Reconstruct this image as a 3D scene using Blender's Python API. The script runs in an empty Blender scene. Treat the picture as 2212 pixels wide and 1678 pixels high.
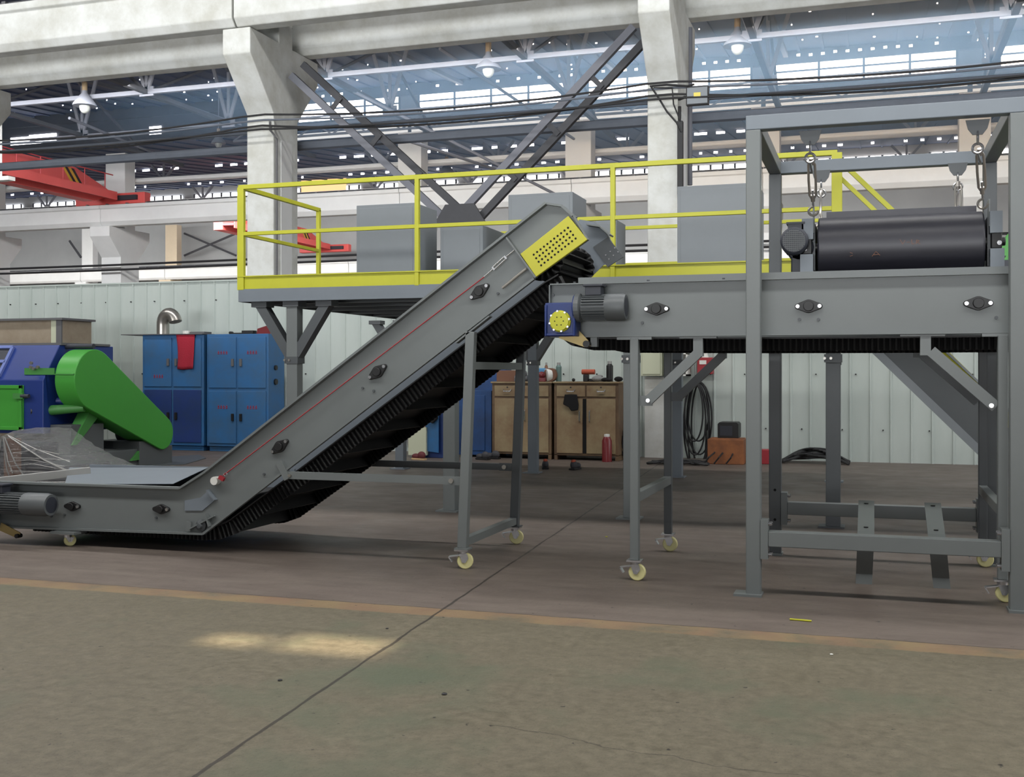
import bpy, bmesh, math, random
from mathutils import Vector, Matrix
random.seed(7)
PI = math.pi
C = bpy.context.scene.collection
sc = bpy.context.scene

# ------------------------------------------------------------------ camera model
F, CX, HY, H = 2400.0, 1106.0, 802.0, 1.55
TH = math.atan((1885 - 1106) / 2400)
sn, cs = math.sin(TH), math.cos(TH)
def ray(u, v):
    a = (u - CX) / F
    return Vector((-sn + a * cs, cs + a * sn, (HY - v) / F))
def at(u, v, Y):                      # point of the photo on the plane y = Y
    r = ray(u, v); t = Y / r.y
    return Vector((r.x * t, Y, H + r.z * t))
def onx(u, v, X):                     # ... on the plane x = X
    r = ray(u, v); t = X / r.x
    return Vector((X, r.y * t, H + r.z * t))
def ground(u, v, Z=0.0):              # ... on the level z = Z
    r = ray(u, v); t = (Z - H) / r.z
    return Vector((r.x * t, r.y * t, Z))

# ------------------------------------------------------------------ materials
def lin(c):
    return tuple(((x / 255) / 12.92 if x / 255 <= 0.04045 else ((x / 255 + 0.055) / 1.055) ** 2.4) for x in c)
def mat(name, rgb, rough=0.5, metal=0.0, var=0.0, scale=6.0, rgb2=None, bump=0.0, bscale=40.0, spec=0.5, stretch=None):
    m = bpy.data.materials.new(name); m.use_nodes = True
    nt = m.node_tree; b = nt.nodes['Principled BSDF']
    col = (*lin(rgb), 1)
    b.inputs['Roughness'].default_value = rough
    b.inputs['Metallic'].default_value = metal
    b.inputs['Specular IOR Level'].default_value = spec
    b.inputs['Base Color'].default_value = col
    tc = nt.nodes.new('ShaderNodeTexCoord')
    src = tc.outputs['Object']
    if stretch:
        mp = nt.nodes.new('ShaderNodeMapping'); mp.inputs['Scale'].default_value = stretch
        nt.links.new(src, mp.inputs['Vector']); src = mp.outputs['Vector']
    if var or rgb2:
        n = nt.nodes.new('ShaderNodeTexNoise'); n.inputs['Scale'].default_value = scale
        n.inputs['Detail'].default_value = 6; n.inputs['Roughness'].default_value = 0.65
        nt.links.new(src, n.inputs['Vector'])
        r = nt.nodes.new('ShaderNodeValToRGB')
        e = r.color_ramp.elements
        c2 = (*lin(rgb2), 1) if rgb2 else tuple(min(1, x * (1 - var)) for x in col[:3]) + (1,)
        e[0].position, e[1].position = (0.32, 0.62) if rgb2 else (0.3, 0.7)
        e[0].color = c2
        e[1].color = col if rgb2 else tuple(min(1, x * (1 + var)) for x in col[:3]) + (1,)
        nt.links.new(n.outputs['Fac'], r.inputs['Fac'])
        nt.links.new(r.outputs['Color'], b.inputs['Base Color'])
    if bump:
        n2 = nt.nodes.new('ShaderNodeTexNoise'); n2.inputs['Scale'].default_value = bscale
        n2.inputs['Detail'].default_value = 5
        nt.links.new(src, n2.inputs['Vector'])
        bp = nt.nodes.new('ShaderNodeBump'); bp.inputs['Strength'].default_value = bump
        bp.inputs['Distance'].default_value = 0.02
        nt.links.new(n2.outputs['Fac'], bp.inputs['Height'])
        nt.links.new(bp.outputs['Normal'], b.inputs['Normal'])
    return m
def emit(name, rgb, k):
    m = bpy.data.materials.new(name); m.use_nodes = True
    nt = m.node_tree; nt.nodes.clear()
    o = nt.nodes.new('ShaderNodeOutputMaterial'); e = nt.nodes.new('ShaderNodeEmission')
    e.inputs['Color'].default_value = (*lin(rgb), 1); e.inputs['Strength'].default_value = k
    nt.links.new(e.outputs[0], o.inputs[0]); return m

M = dict(
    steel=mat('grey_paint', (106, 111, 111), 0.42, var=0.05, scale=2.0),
    steel_d=mat('dark_grey_paint', (74, 78, 81), 0.45, var=0.06, scale=2.0),  # dark grey parts, and the shaded copy of grey paint on far-side members
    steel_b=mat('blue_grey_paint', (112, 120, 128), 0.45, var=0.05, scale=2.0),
    box=mat('cabinet_grey_paint', (118, 124, 129), 0.45, var=0.04, scale=2.0),
    yellow=mat('yellow_paint', (184, 184, 40), 0.45, var=0.05, scale=3),
    lemon=mat('yellow_guard_paint', (182, 178, 48), 0.5),
    rubber=mat('black_rubber', (22, 22, 23), 0.55, var=0.2, scale=8),
    drum=mat('black_belt_rubber', (46, 46, 54), 0.42, var=0.18, scale=3, stretch=(1, 6, 6)),
    black=mat('black_plastic', (22, 22, 23), 0.45),
    hole=mat('dark_hole', (8, 8, 8), 0.9),
    chrome=mat('zinc_plated_steel', (190, 190, 192), 0.25, 0.9),
    motor=mat('motor_grey_paint', (84, 88, 90), 0.45),
    motor_d=mat('motor_dark_paint', (44, 47, 56), 0.5),
    blue_g=mat('gearbox_blue_paint', (20, 44, 106), 0.4),
    nylon=mat('cream_nylon', (214, 208, 150), 0.4),
    red=mat('red_cord', (150, 34, 44), 0.5),
    tan_arm=mat('yellow_zinc_plate', (168, 148, 98), 0.4, 0.4),
    conc=mat('whitewashed_concrete', (212, 214, 211), 0.85, rgb2=(186, 186, 178), scale=1.4, bump=0.25, bscale=9),
    conc2=mat('pale_concrete', (222, 223, 222), 0.85, var=0.05, scale=0.8),
    conc_w=mat('warm_lit_concrete', (206, 190, 165), 0.85, var=0.06, scale=0.8),  # warm light on the distant columns is put into this concrete colour
    wall=mat('white_steel_cladding', (186, 195, 190), 0.5, rgb2=(172, 182, 177), scale=0.9, stretch=(1, 1, 0.25)),
    farwall=mat('far_wall_sheet', (164, 166, 166), 0.8, var=0.08, scale=0.3),
    roof=mat('roof_decking', (54, 64, 90), 0.8, var=0.15, scale=0.5),
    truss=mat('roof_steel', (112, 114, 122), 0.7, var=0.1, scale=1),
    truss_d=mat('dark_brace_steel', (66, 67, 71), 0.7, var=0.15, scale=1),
    pipe=mat('grey_pipe', (92, 98, 108), 0.6, var=0.1, scale=2),
    cable=mat('black_cable', (30, 30, 32), 0.6),
    redcrane=mat('red_crane_paint', (222, 92, 88), 0.55, var=0.08, scale=0.5),
    redcrane_d=mat('red_crane_walkway_paint', (190, 66, 70), 0.55, var=0.08, scale=0.5),
    glaze=emit('daylit_glazing', (246, 246, 255), 9.0),
    dimglaze=emit('dusty_glazing', (222, 224, 226), 1.1),
    warmglaze=emit('sunlit_glazing', (255, 205, 150), 1.4),
    blue=mat('blue_locker_paint', (42, 98, 150), 0.5, rgb2=(54, 92, 128), scale=2.5),
    blue_d=mat('dark_blue_locker_paint', (24, 52, 112), 0.5, rgb2=(30, 54, 98), scale=2),
    blue_s=mat('blue_cabinet_paint', (26, 72, 128), 0.5, rgb2=(24, 54, 96), scale=2),
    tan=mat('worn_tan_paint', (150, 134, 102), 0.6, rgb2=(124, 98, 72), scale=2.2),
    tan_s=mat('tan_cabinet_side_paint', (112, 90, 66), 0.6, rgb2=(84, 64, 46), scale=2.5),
    machine_b=mat('machine_blue_paint', (26, 50, 118), 0.4, var=0.08, scale=1.5),
    machine_l=mat('pale_blue_edge_paint', (96, 112, 170), 0.5),
    green=mat('machine_green_paint', (62, 148, 52), 0.4, var=0.03, scale=1),
    green_d=mat('machine_green_arm_paint', (66, 130, 62), 0.45),
    cloth_r=mat('red_cloth', (164, 34, 54), 0.9, bump=0.4, bscale=60),
    cloth_k=mat('black_cloth', (20, 20, 22), 0.95),
    wood=mat('plywood', (150, 138, 120), 0.8, rgb2=(136, 122, 104), scale=3),
    galv=mat('galvanised_duct', (176, 172, 166), 0.28, 0.85),
    orange=mat('orange_crate_paint', (148, 92, 54), 0.7, rgb2=(112, 70, 46), scale=4),
    beige=mat('beige_box_paint', (186, 190, 166), 0.5),
    white=mat('white_enamel', (214, 214, 208), 0.4),
    silver=mat('grey_foam', (140, 140, 138), 0.7),
    maroon=mat('maroon_steel', (112, 38, 42), 0.3),
    skin_o=mat('orange_lining', (176, 84, 60), 0.8),
    shoe=mat('dark_grey_shoe', (60, 60, 64), 0.7),
    shoe_r=mat('dark_red_shoe', (92, 36, 40), 0.7),
    sole=mat('tan_sole', (190, 160, 120), 0.8),
    teal=mat('grey_green_bottle', (88, 112, 108), 0.4),
    brown=mat('brown_wood', (120, 84, 66), 0.7),
    ltblue=mat('pale_blue_plastic', (74, 132, 176), 0.5),
    cardboard=mat('cardboard', (176, 142, 96), 0.85),
    bulb=mat('lamp_glass', (150, 152, 146), 0.3),
    lampy=mat('yellow_lamp_chip', (214, 196, 90), 0.5),
    stripe_k=mat('black_stripe', (40, 34, 30), 0.6), stripe_y=mat('yellow_stripe', (216, 170, 50), 0.6),
    mark=mat('faded_red_stencil', (150, 48, 70), 0.8),
    lidgrey=mat('dark_lid_steel', (92, 92, 94), 0.6),
)
# clear plastic film
fm = bpy.data.materials.new('clear_plastic_film'); fm.use_nodes = True
_b = fm.node_tree.nodes['Principled BSDF']
_b.inputs['Base Color'].default_value = (0.5, 0.5, 0.5, 1); _b.inputs['Roughness'].default_value = 0.1
_b.inputs['Alpha'].default_value = 0.34
_n = fm.node_tree.nodes.new('ShaderNodeTexNoise'); _n.inputs['Scale'].default_value = 9
_n.inputs['Detail'].default_value = 6
_m = fm.node_tree.nodes.new('ShaderNodeMapping'); _m.inputs['Scale'].default_value = (0.35, 0.8, 4)
_t = fm.node_tree.nodes.new('ShaderNodeTexCoord'); _p = fm.node_tree.nodes.new('ShaderNodeBump')
_p.inputs['Strength'].default_value = 1.0; _p.inputs['Distance'].default_value = 0.25
fm.node_tree.links.new(_t.outputs['Object'], _m.inputs['Vector']); fm.node_tree.links.new(_m.outputs['Vector'], _n.inputs['Vector'])
fm.node_tree.links.new(_n.outputs['Fac'], _p.inputs['Height']); fm.node_tree.links.new(_p.outputs['Normal'], _b.inputs['Normal'])
M['film'] = fm
M['fold'] = mat('film_fold_plastic', (150, 150, 148), 0.15)
M['fold'].node_tree.nodes['Principled BSDF'].inputs['Alpha'].default_value = 0.55
cm = M['conc']; nt = cm.node_tree; bb = nt.nodes['Principled BSDF']; old = bb.inputs['Base Color'].links[0].from_socket
n_ = nt.nodes.new('ShaderNodeTexNoise'); n_.inputs['Scale'].default_value = 5.5; n_.inputs['Detail'].default_value = 8; n_.inputs['Roughness'].default_value = .75
r_ = nt.nodes.new('ShaderNodeValToRGB'); r_.color_ramp.elements[0].position = .665; r_.color_ramp.elements[1].position = .70
mx = nt.nodes.new('ShaderNodeMix'); mx.data_type = 'RGBA'; tcn = nt.nodes.new('ShaderNodeTexCoord')
nt.links.new(tcn.outputs['Object'], n_.inputs['Vector']); nt.links.new(n_.outputs['Fac'], r_.inputs['Fac']); nt.links.new(r_.outputs['Color'], mx.inputs[0])
nt.links.new(old, mx.inputs[6]); mx.inputs[7].default_value = (*lin((140, 140, 134)), 1); nt.links.new(mx.outputs[2], bb.inputs['Base Color'])

# ------------------------------------------------------------------ mesh builder
class MB:
    def __init__(s): s.v = []; s.f = []; s.p = []
    def add(s, vs, fs):
        o = len(s.v); s.p.append((o, len(s.f))); s.v += [tuple(p) for p in vs]; s.f += [tuple(i + o for i in f) for f in fs]; return s
    def box(s, x0, x1, y0, y1, z0, z1):
        return s.add([(x, y, z) for z in (z0, z1) for y in (y0, y1) for x in (x0, x1)],
                     [(0, 2, 3, 1), (4, 5, 7, 6), (0, 1, 5, 4), (2, 6, 7, 3), (0, 4, 6, 2), (1, 3, 7, 5)])
    def beam(s, p, q, w, h, up=(0, 0, 1)):       # rectangular bar; h along up, w across
        p, q = Vector(p), Vector(q); d = (q - p).normalized(); up = Vector(up)
        if abs(d.dot(up)) > 0.99: up = Vector((0, 1, 0))
        a = d.cross(up).normalized(); b = a.cross(d).normalized()
        vs = []
        for c in (p, q):
            for i, j in ((-1, -1), (1, -1), (1, 1), (-1, 1)):
                vs.append(c + a * (i * w / 2) + b * (j * h / 2))
        return s.add(vs, [(3, 2, 1, 0), (4, 5, 6, 7), (0, 1, 5, 4), (1, 2, 6, 5), (2, 3, 7, 6), (3, 0, 4, 7)])
    def cyl(s, p, q, r, n=16, r2=None):
        p, q = Vector(p), Vector(q); d = (q - p).normalized()
        u = Vector((0, 0, 1)) if abs(d.z) < 0.9 else Vector((1, 0, 0))
        a = d.cross(u).normalized(); b = a.cross(d)
        r2 = r if r2 is None else r2
        vs = [c + (a * math.cos(t) + b * math.sin(t)) * rr for c, rr in ((p, r), (q, r2)) for t in (2 * PI * k / n for k in range(n))]
        fs = [(k, (k + 1) % n, n + (k + 1) % n, n + k) for k in range(n)]
        return s.add(vs, fs + [tuple(range(n))[::-1], tuple(range(n, 2 * n))])
    def lathe(s, prof, o, ax=(0, 0, 1), n=20):    # prof: (radius, height)
        o = Vector(o); d = Vector(ax).normalized()
        u = Vector((0, 0, 1)) if abs(d.z) < 0.9 else Vector((1, 0, 0))
        a = d.cross(u).normalized(); b = a.cross(d)
        vs = [o + d * h + (a * math.cos(2 * PI * k / n) + b * math.sin(2 * PI * k / n)) * max(r, 1e-4) for r, h in prof for k in range(n)]
        fs = [(i * n + k, i * n + (k + 1) % n, (i + 1) * n + (k + 1) % n, (i + 1) * n + k) for i in range(len(prof) - 1) for k in range(n)]
        m = len(prof) - 1
        return s.add(vs, fs + [tuple(range(n))[::-1], tuple(range(m * n, m * n + n))])
    def prism(s, pts, ax, a0, a1):                # pts in the two other axes, order xz / yz / xy
        mk = {'y': lambda p, a: (p[0], a, p[1]), 'x': lambda p, a: (a, p[0], p[1]), 'z': lambda p, a: (p[0], p[1], a)}[ax]
        n = len(pts)
        return s.add([mk(p, a) for a in (a0, a1) for p in pts],
                     [(k, (k + 1) % n, n + (k + 1) % n, n + k) for k in range(n)] + [tuple(range(n))[::-1], tuple(range(n, 2 * n))])
    def tube(s, pts, r, n=8, closed=False):
        pts = [Vector(p) for p in pts]; N = len(pts); vs = []
        pa = None
        for i, p in enumerate(pts):
            if closed: d = (pts[(i + 1) % N] - pts[i - 1]).normalized()
            else: d = (pts[min(i + 1, N - 1)] - pts[max(i - 1, 0)]).normalized()
            if pa is None:
                u = Vector((0, 0, 1)) if abs(d.z) < 0.9 else Vector((1, 0, 0)); a = d.cross(u).normalized()
            else: a = (pa - d * pa.dot(d)).normalized()
            pa = a; b = a.cross(d)
            vs += [p + (a * math.cos(2 * PI * k / n) + b * math.sin(2 * PI * k / n)) * r for k in range(n)]
        R = N if closed else N - 1
        fs = [(i * n + k, i * n + (k + 1) % n, ((i + 1) % N) * n + (k + 1) % n, ((i + 1) % N) * n + k) for i in range(R) for k in range(n)]
        if not closed: fs += [tuple(range(n))[::-1], tuple(range((N - 1) * n, N * n))]
        return s.add(vs, fs)
    def ring(s, c, R, r, ax='y', n=18, m=8, t0=0, t1=2 * PI, sx=1, sz=1):
        full = abs(t1 - t0 - 2 * PI) < 1e-6; N = n if full else n + 1
        pts = []
        for k in range(N):
            t = t0 + (t1 - t0) * k / n; x, z = R * sx * math.cos(t), R * sz * math.sin(t)
            pts.append({'y': (c[0] + x, c[1], c[2] + z), 'x': (c[0], c[1] + x, c[2] + z), 'z': (c[0] + x, c[1] + z, c[2])}[ax])
        return s.tube(pts, r, m, full)
    def ball(s, c, rx, ry, rz, n=14, m=8):
        vs = []; 
        for i in range(m + 1):
            t = PI * i / m; q = max(math.sin(t), 1e-3)
            vs += [(c[0] + rx * q * math.cos(2 * PI * k / n), c[1] + ry * q * math.sin(2 * PI * k / n), c[2] + rz * math.cos(t)) for k in range(n)]
        return s.add(vs, [(i * n + k, (i + 1) * n + k, (i + 1) * n + (k + 1) % n, i * n + (k + 1) % n) for i in range(m) for k in range(n)])
    def each(s, name, m, parent, **kw):           # every added shape becomes a part of its own
        for i, (v0, f0) in enumerate(s.p):
            v1, f1 = s.p[i + 1] if i + 1 < len(s.p) else (len(s.v), len(s.f))
            MB().add(s.v[v0:v1], [tuple(k_ - v0 for k_ in f) for f in s.f[f0:f1]]).build(name, m, parent, **kw)
    def build(s, name, m, parent=None, org=None, bev=0.0, smooth=True, seg=2, solid=0.0):
        o0 = Vector(parent['wo']) if parent is not None else Vector(org or (0, 0, 0))
        me = bpy.data.meshes.new(name)
        me.from_pydata([tuple(Vector(v) - o0) for v in s.v], [], s.f)
        bm = bmesh.new(); bm.from_mesh(me); bmesh.ops.recalc_face_normals(bm, faces=bm.faces); bm.to_mesh(me); bm.free()
        if smooth:
            me.polygons.foreach_set('use_smooth', [True] * len(me.polygons)); me.set_sharp_from_angle(angle=math.radians(35))
        me.materials.append(M[m] if isinstance(m, str) else m)
        o = bpy.data.objects.new(name, me); C.objects.link(o)
        if parent is not None: o.parent = parent
        else: o.location = o0
        o['wo'] = tuple(o0)
        if solid:
            md = o.modifiers.new('solid', 'SOLIDIFY'); md.thickness = solid; md.offset = 0
        if bev:
            md = o.modifiers.new('bevel', 'BEVEL'); md.width = bev; md.segments = seg; md.limit_method = 'ANGLE'
        return o
def T(name, label, cat, loc, group=None):
    o = bpy.data.objects.new(name, None); C.objects.link(o); o.location = loc; o['wo'] = tuple(loc)
    o.empty_display_size = 0.1
    return tag(o, label, cat, group)
def tag(o, label, cat, group=None):
    o['label'] = label; o['category'] = cat
    if group: o['group'] = group
    return o
def S(o): o['kind'] = 'structure'; return o
def dup(root, d, label, group=None):
    def cp(o, par):
        c = o.copy(); C.objects.link(c)
        if par is not None: c.parent = par
        for ch in [x for x in C.objects if x.parent == o]: cp(ch, c)
        return c
    r = cp(root, None); r.location = Vector(root.location) + Vector(d); r['label'] = label
    if group: r['group'] = group
    return r
def hexbolt(mb, c, r, ax='y', h=0.012, sgn=-1):
    c = Vector(c); d = {'y': Vector((0, 1, 0)), 'x': Vector((1, 0, 0)), 'z': Vector((0, 0, 1))}[ax] * sgn
    return mb.cyl(c, c + d * h, r, 8)

# ------------------------------------------------------------------ floor
def floor_material():
    m = bpy.data.materials.new('workshop_floor'); m.use_nodes = True; nt = m.node_tree; N = nt.nodes; L = nt.links
    b = N['Principled BSDF']; tc = N.new('ShaderNodeTexCoord'); sx = N.new('ShaderNodeSeparateXYZ')
    L.new(tc.outputs['Object'], sx.inputs[0])
    def math_(op, a, bb=None, cc=None):
        n = N.new('ShaderNodeMath'); n.operation = op
        for i, x in enumerate((a, bb, cc)):
            if x is None: continue
            if isinstance(x, (int, float)): n.inputs[i].default_value = x
            else: L.new(x, n.inputs[i])
        return n.outputs[0]
    def noise(sc_, det=6, rough=0.6, stretch=None):
        n = N.new('ShaderNodeTexNoise'); n.inputs['Scale'].default_value = sc_; n.inputs['Detail'].default_value = det
        n.inputs['Roughness'].default_value = rough
        if stretch:
            mp = N.new('ShaderNodeMapping'); mp.inputs['Scale'].default_value = stretch
            L.new(tc.outputs['Object'], mp.inputs['Vector']); L.new(mp.outputs['Vector'], n.inputs['Vector'])
        else: L.new(tc.outputs['Object'], n.inputs['Vector'])
        return n.outputs['Fac']
    def ramp(fac, p0, c0, p1, c1):
        r = N.new('ShaderNodeValToRGB'); e = r.color_ramp.elements
        e[0].position = p0; e[1].position = p1; e[0].color = (*c0, 1); e[1].color = (*c1, 1)
        L.new(fac, r.inputs['Fac']); return r.outputs['Color']
    def mix(f, a, bb):
        n = N.new('ShaderNodeMix'); n.data_type = 'RGBA'
        if isinstance(f, (int, float)): n.inputs[0].default_value = f
        else: L.new(f, n.inputs[0])
        for i, x in ((6, a), (7, bb)):
            if isinstance(x, tuple): n.inputs[i].default_value = (*x, 1)
            else: L.new(x, n.inputs[i])
        return n.outputs[2]
    X, Y = sx.outputs['X'], sx.outputs['Y']
    base = mix(0.5, ramp(noise(0.6), .3, lin((112, 104, 88)), .7, lin((126, 118, 96))),
               ramp(noise(16, 8, .75), .36, lin((88, 82, 66)), .64, lin((146, 138, 116))))
    gr = ramp(noise(0.7, 4), .52, (0, 0, 0), .66, (.9, .9, .9))
    near = mix(gr, base, lin((104, 112, 90)))
    near = mix(ramp(noise(70, 3, .8), .58, (0, 0, 0), .72, (.8, .8, .8)), near, lin((66, 60, 48)))
    back = mix(0.5, ramp(noise(1.1), .3, lin((114, 101, 93)), .7, lin((128, 116, 106))),
               ramp(noise(5, 6, .6, (.4, 1.6, 1)), .3, lin((98, 86, 80)), .7, lin((138, 126, 116))))
    edge = math_('ADD', Y, math_('MULTIPLY', math_('SUBTRACT', noise(4, 4), .5), .05))
    isback = math_('GREATER_THAN', edge, 6.76)
    col = mix(isback, near, back)
    st = math_('MULTIPLY', math_('GREATER_THAN', edge, 6.545), math_('LESS_THAN', edge, 6.76))
    st = math_('MULTIPLY', st, ramp(noise(2.2, 5), .33, (.1, .1, .1), .5, (.85, .85, .85)))
    col = mix(st, col, ramp(noise(3), .35, lin((150, 118, 92)), .65, lin((158, 134, 96))))
    wob = math_('MULTIPLY', math_('SUBTRACT', noise(3, 5), .5), .035)
    jd = math_('ABSOLUTE', math_('ADD', math_('ADD', math_('ADD', X, 2.47), math_('MULTIPLY', math_('SUBTRACT', Y, 3.66), .063)), wob))
    jw = math_('MULTIPLY', math_('LESS_THAN', jd, math_('ADD', .003, math_('MULTIPLY', noise(2.5, 4), .013))), .8)
    hair = math_('LESS_THAN', math_('ABSOLUTE', math_('SUBTRACT', edge, 6.765)), .006)
    crk = math_('LESS_THAN', math_('ABSOLUTE', math_('ADD', math_('SUBTRACT', Y, 4.32), math_('ADD', math_('MULTIPLY', X, .17), math_('MULTIPLY', math_('SUBTRACT', noise(1.2, 6), .5), .4)))), .004)
    crk = math_('MULTIPLY', crk, math_('GREATER_THAN', X, -1.6))
    lines = math_('MAXIMUM', math_('MAXIMUM', jw, math_('MULTIPLY', hair, .7)), math_('MULTIPLY', crk, .6))
    col = mix(lines, col, lin((52, 46, 42)))
    spk = ramp(noise(18, 3, .5), .70, (0, 0, 0), .74, (.9, .9, .9))
    col = mix(spk, col, lin((48, 44, 40)))
    hs = N.new('ShaderNodeHueSaturation'); hs.inputs['Value'].default_value = .64; hs.inputs['Saturation'].default_value = .95
    L.new(col, hs.inputs['Color']); L.new(hs.outputs[0], b.inputs['Base Color'])
    L.new(ramp(noise(2), .3, (.45,) * 3, .7, (.62,) * 3), b.inputs['Roughness'])
    bp = N.new('ShaderNodeBump'); bp.inputs['Strength'].default_value = .25; bp.inputs['Distance'].default_value = .01
    L.new(noise(30, 6), bp.inputs['Height']); L.new(bp.outputs['Normal'], b.inputs['Normal'])
    b.inputs['Specular IOR Level'].default_value = .35
    return m
S(MB().box(-115, 40, -30, 100, -0.3, 0).build('floor', floor_material(), smooth=False))

# ------------------------------------------------------------------ clad wall behind the machines
def clad():
    pts = []; x = -34.0
    while x < 9:
        pts += [(x, 19.9), (x + .28, 19.9), (x + .295, 19.872), (x + .315, 19.872)]; x += .33
    pts = [(a, b) for a, b in pts]
    back = [(pts[-1][0], 20.0), (pts[0][0], 20.0)]
    mb = MB(); n = len(pts) + 2; P_ = pts + back
    mb.add([(a, b, z) for z in (0, 3.4) for a, b in P_], [(k, (k + 1) % n, n + (k + 1) % n, n + k) for k in range(n)])
    for k in range(0, len(pts) - 3, 4):   # caps
        pass
    mb.add([(a, b, 3.4) for a, b in P_], [tuple(range(n))])
    return mb
wb = S(clad().build('wall_back', 'wall', smooth=False))
mb = MB()
for z in (.55, 1.5, 3.02):
    x = -30.0
    while x < 8:
        mb.cyl((x, 19.868, z), (x, 19.9, z), .013, 6); x += .66 + random.uniform(-.1, .1)
mb.build('screw_head', 'black', wb)['kind'] = 'stuff'
S(MB().box(-34, 9, 19.86, 19.9, 3.4, 3.43).build('trim_1', 'wall', smooth=False))

# ------------------------------------------------------------------ far bays: roofs, walls, glazing
def ribbed_roof(x0, x1, y0, z0, y1, z1, step=1.0):
    mb = MB()
    mb.add([(x0, y0, z0), (x1, y0, z0), (x1, y1, z1), (x0, y1, z1), (x0, y0, z0 + .2), (x1, y0, z0 + .2), (x1, y1, z1 + .2), (x0, y1, z1 + .2)],
           [(0, 3, 2, 1), (4, 5, 6, 7), (0, 1, 5, 4), (2, 3, 7, 6), (0, 4, 7, 3), (1, 2, 6, 5)])
    x = x0
    while x < x1:
        mb.beam((x, y0, z0 - .03), (x, y1, z1 - .03), .12, .08); x += step
    return mb
S(ribbed_roof(-100, 20, 20.6, 13.2, 49, 15.3).build('ceiling', 'roof', smooth=False))
S(ribbed_roof(-110, 24, 49.3, 13.45, 80, 16.9, 1.4).build('ceiling_rear', 'roof', smooth=False))
# near bay roof with two narrow rooflights that let the sun through
SUN = Vector((.28, -.42, 1.0))
def near_roof():
    z = 14.0; holes = []
    for (u0, v0, u1, v1) in ((425, 1377, 590, 1389), (585, 1386, 856, 1401)):
        a, b = ground(u0, v1), ground(u1, v0)
        off = SUN * z
        holes.append((a.x + off.x, b.x + off.x, min(a.y, b.y) + off.y, max(a.y, b.y) + off.y))
    xs = sorted({-110, 40, *[h[0] for h in holes], *[h[1] for h in holes]}); ys = sorted({-45, 20.6, *[h[2] for h in holes], *[h[3] for h in holes]})
    mb = MB()
    for i in range(len(xs) - 1):
        for j in range(len(ys) - 1):
            cx, cy = (xs[i] + xs[i + 1]) / 2, (ys[j] + ys[j + 1]) / 2
            if any(h[0] < cx < h[1] and h[2] < cy < h[3] for h in holes): continue
            mb.add([(xs[i], ys[j], z), (xs[i + 1], ys[j], z), (xs[i + 1], ys[j + 1], z), (xs[i], ys[j + 1], z)], [(0, 1, 2, 3)])
    return mb
S(near_roof().build('ceiling_near', 'roof', smooth=False))
S(MB().box(-112, 26, 80, 80.3, 0, 17.5).build('wall_far', 'farwall', smooth=False))
mb = MB()
for z in (2.2, 3.6, 5.0, 6.2): mb.box(-111, 25, 79.9, 80, z, z + .35)
S(mb.build('trim_2', 'conc2', smooth=False))
S(MB().box(-112, 26, 49.05, 49.3, 13.5, 13.83).build('trim_3', 'truss_d', smooth=False))
S(MB().box(-112, 26, 49.05, 49.3, 14.77, 15.5).build('trim_4', 'truss_d', smooth=False))
# clerestory glazing over the rear column row
wins = [(x0, x0 + 7.3) for x0 in (-28.9, -20.6, -12.3, -4.0, 4.3)]
k = 20
for (x0, x1) in wins:
    k += 1
    S(MB().box(x0 - .4, x1 + .4, 49.1, 49.14, 13.0, 13.3).build('window_%d' % k, 'dimglaze', smooth=False))
k = 0
for (x0, x1) in wins:
    k += 1
    w = S(MB().box(x0, x1, 49.1, 49.14, 13.85, 14.75).build('window_%d' % k, 'glaze', smooth=False))
    fr = MB()
    n = 4
    for i in range(n + 1): fr.box(x0 + (x1 - x0) * i / n - .05, x0 + (x1 - x0) * i / n + .05, 49.02, 49.1, 13.8, 14.8)
    for z in (13.83, 14.08, 14.42, 14.77): fr.box(x0, x1, 49.03, 49.1, z - .035, z + .035)
    fr.build('window_frame', 'truss_d', w)
for (u0, u1, v) in ((60, 118, 296), (20, 60, 302), (320, 345, 278)):
    k += 2; a = at(u0, v, 49); b = at(u1, v, 49)
    S(MB().box(a.x, b.x, 49.1, 49.14, a.z - .12, a.z + .12).build('window_%d' % k, 'glaze', smooth=False))
    S(MB().box(a.x, b.x, 49.1, 49.14, a.z - .42, a.z - .25).build('window_%d' % (k + 1), 'glaze', smooth=False)); k += 1
S(MB().box(-100, -29, 49.16, 49.3, 13.45, 15.1).build('wall_clerestory', 'truss_d', smooth=False))
# far glazing band seen under the rear roof
for x0 in [x * 8.2 - 95 for x in range(14)]:
    k += 1
    w = S(MB().box(x0 + .3, x0 + 7.2, 79.9, 79.95, 15.75, 16.25).build('window_%d' % k, 'glaze', smooth=False))
    fr = MB()
    for i in range(9): fr.box(x0 + .2 + i * .86, x0 + .34 + i * .86, 79.84, 79.9, 15.7, 16.3)
    fr.build('window_frame', 'truss_d', w)
# holes of daylight in the decking
mb = MB()
def dot(p, w, h): mb.add([(p.x - w, p.y, p.z - h), (p.x + w, p.y, p.z - h), (p.x + w, p.y, p.z + h), (p.x - w, p.y, p.z + h)], [(0, 1, 2, 3)])
for i in range(62):                      # row above the clerestory
    x = -26 + i * .5
    if random.random() < .75: dot(Vector((x, 48.7, 15.0 + random.uniform(-.03, .03))), .07, .05)
def roof_z2(y): return 13.45 + (y - 49.3) * (16.9 - 13.45) / 30.7 - .12
for yy, st in ((75, 1.0), (62, 1.1), (56, 1.3)):
    x = -85.0
    while x < 18:
        if random.random() < .6: dot(Vector((x, yy, roof_z2(yy))), random.uniform(.08, .16) * (2.2 if yy < 70 else 1), .07)
        x += st
def roof_z1(y): return 13.2 + (y - 20.6) * (15.3 - 13.2) / 28.4 - .1
for i in range(150):
    yy = random.uniform(36, 48.5); x = random.uniform(-45, 6)
    dot(Vector((x, yy, roof_z1(yy))), random.uniform(.02, .05), .025)
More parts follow.
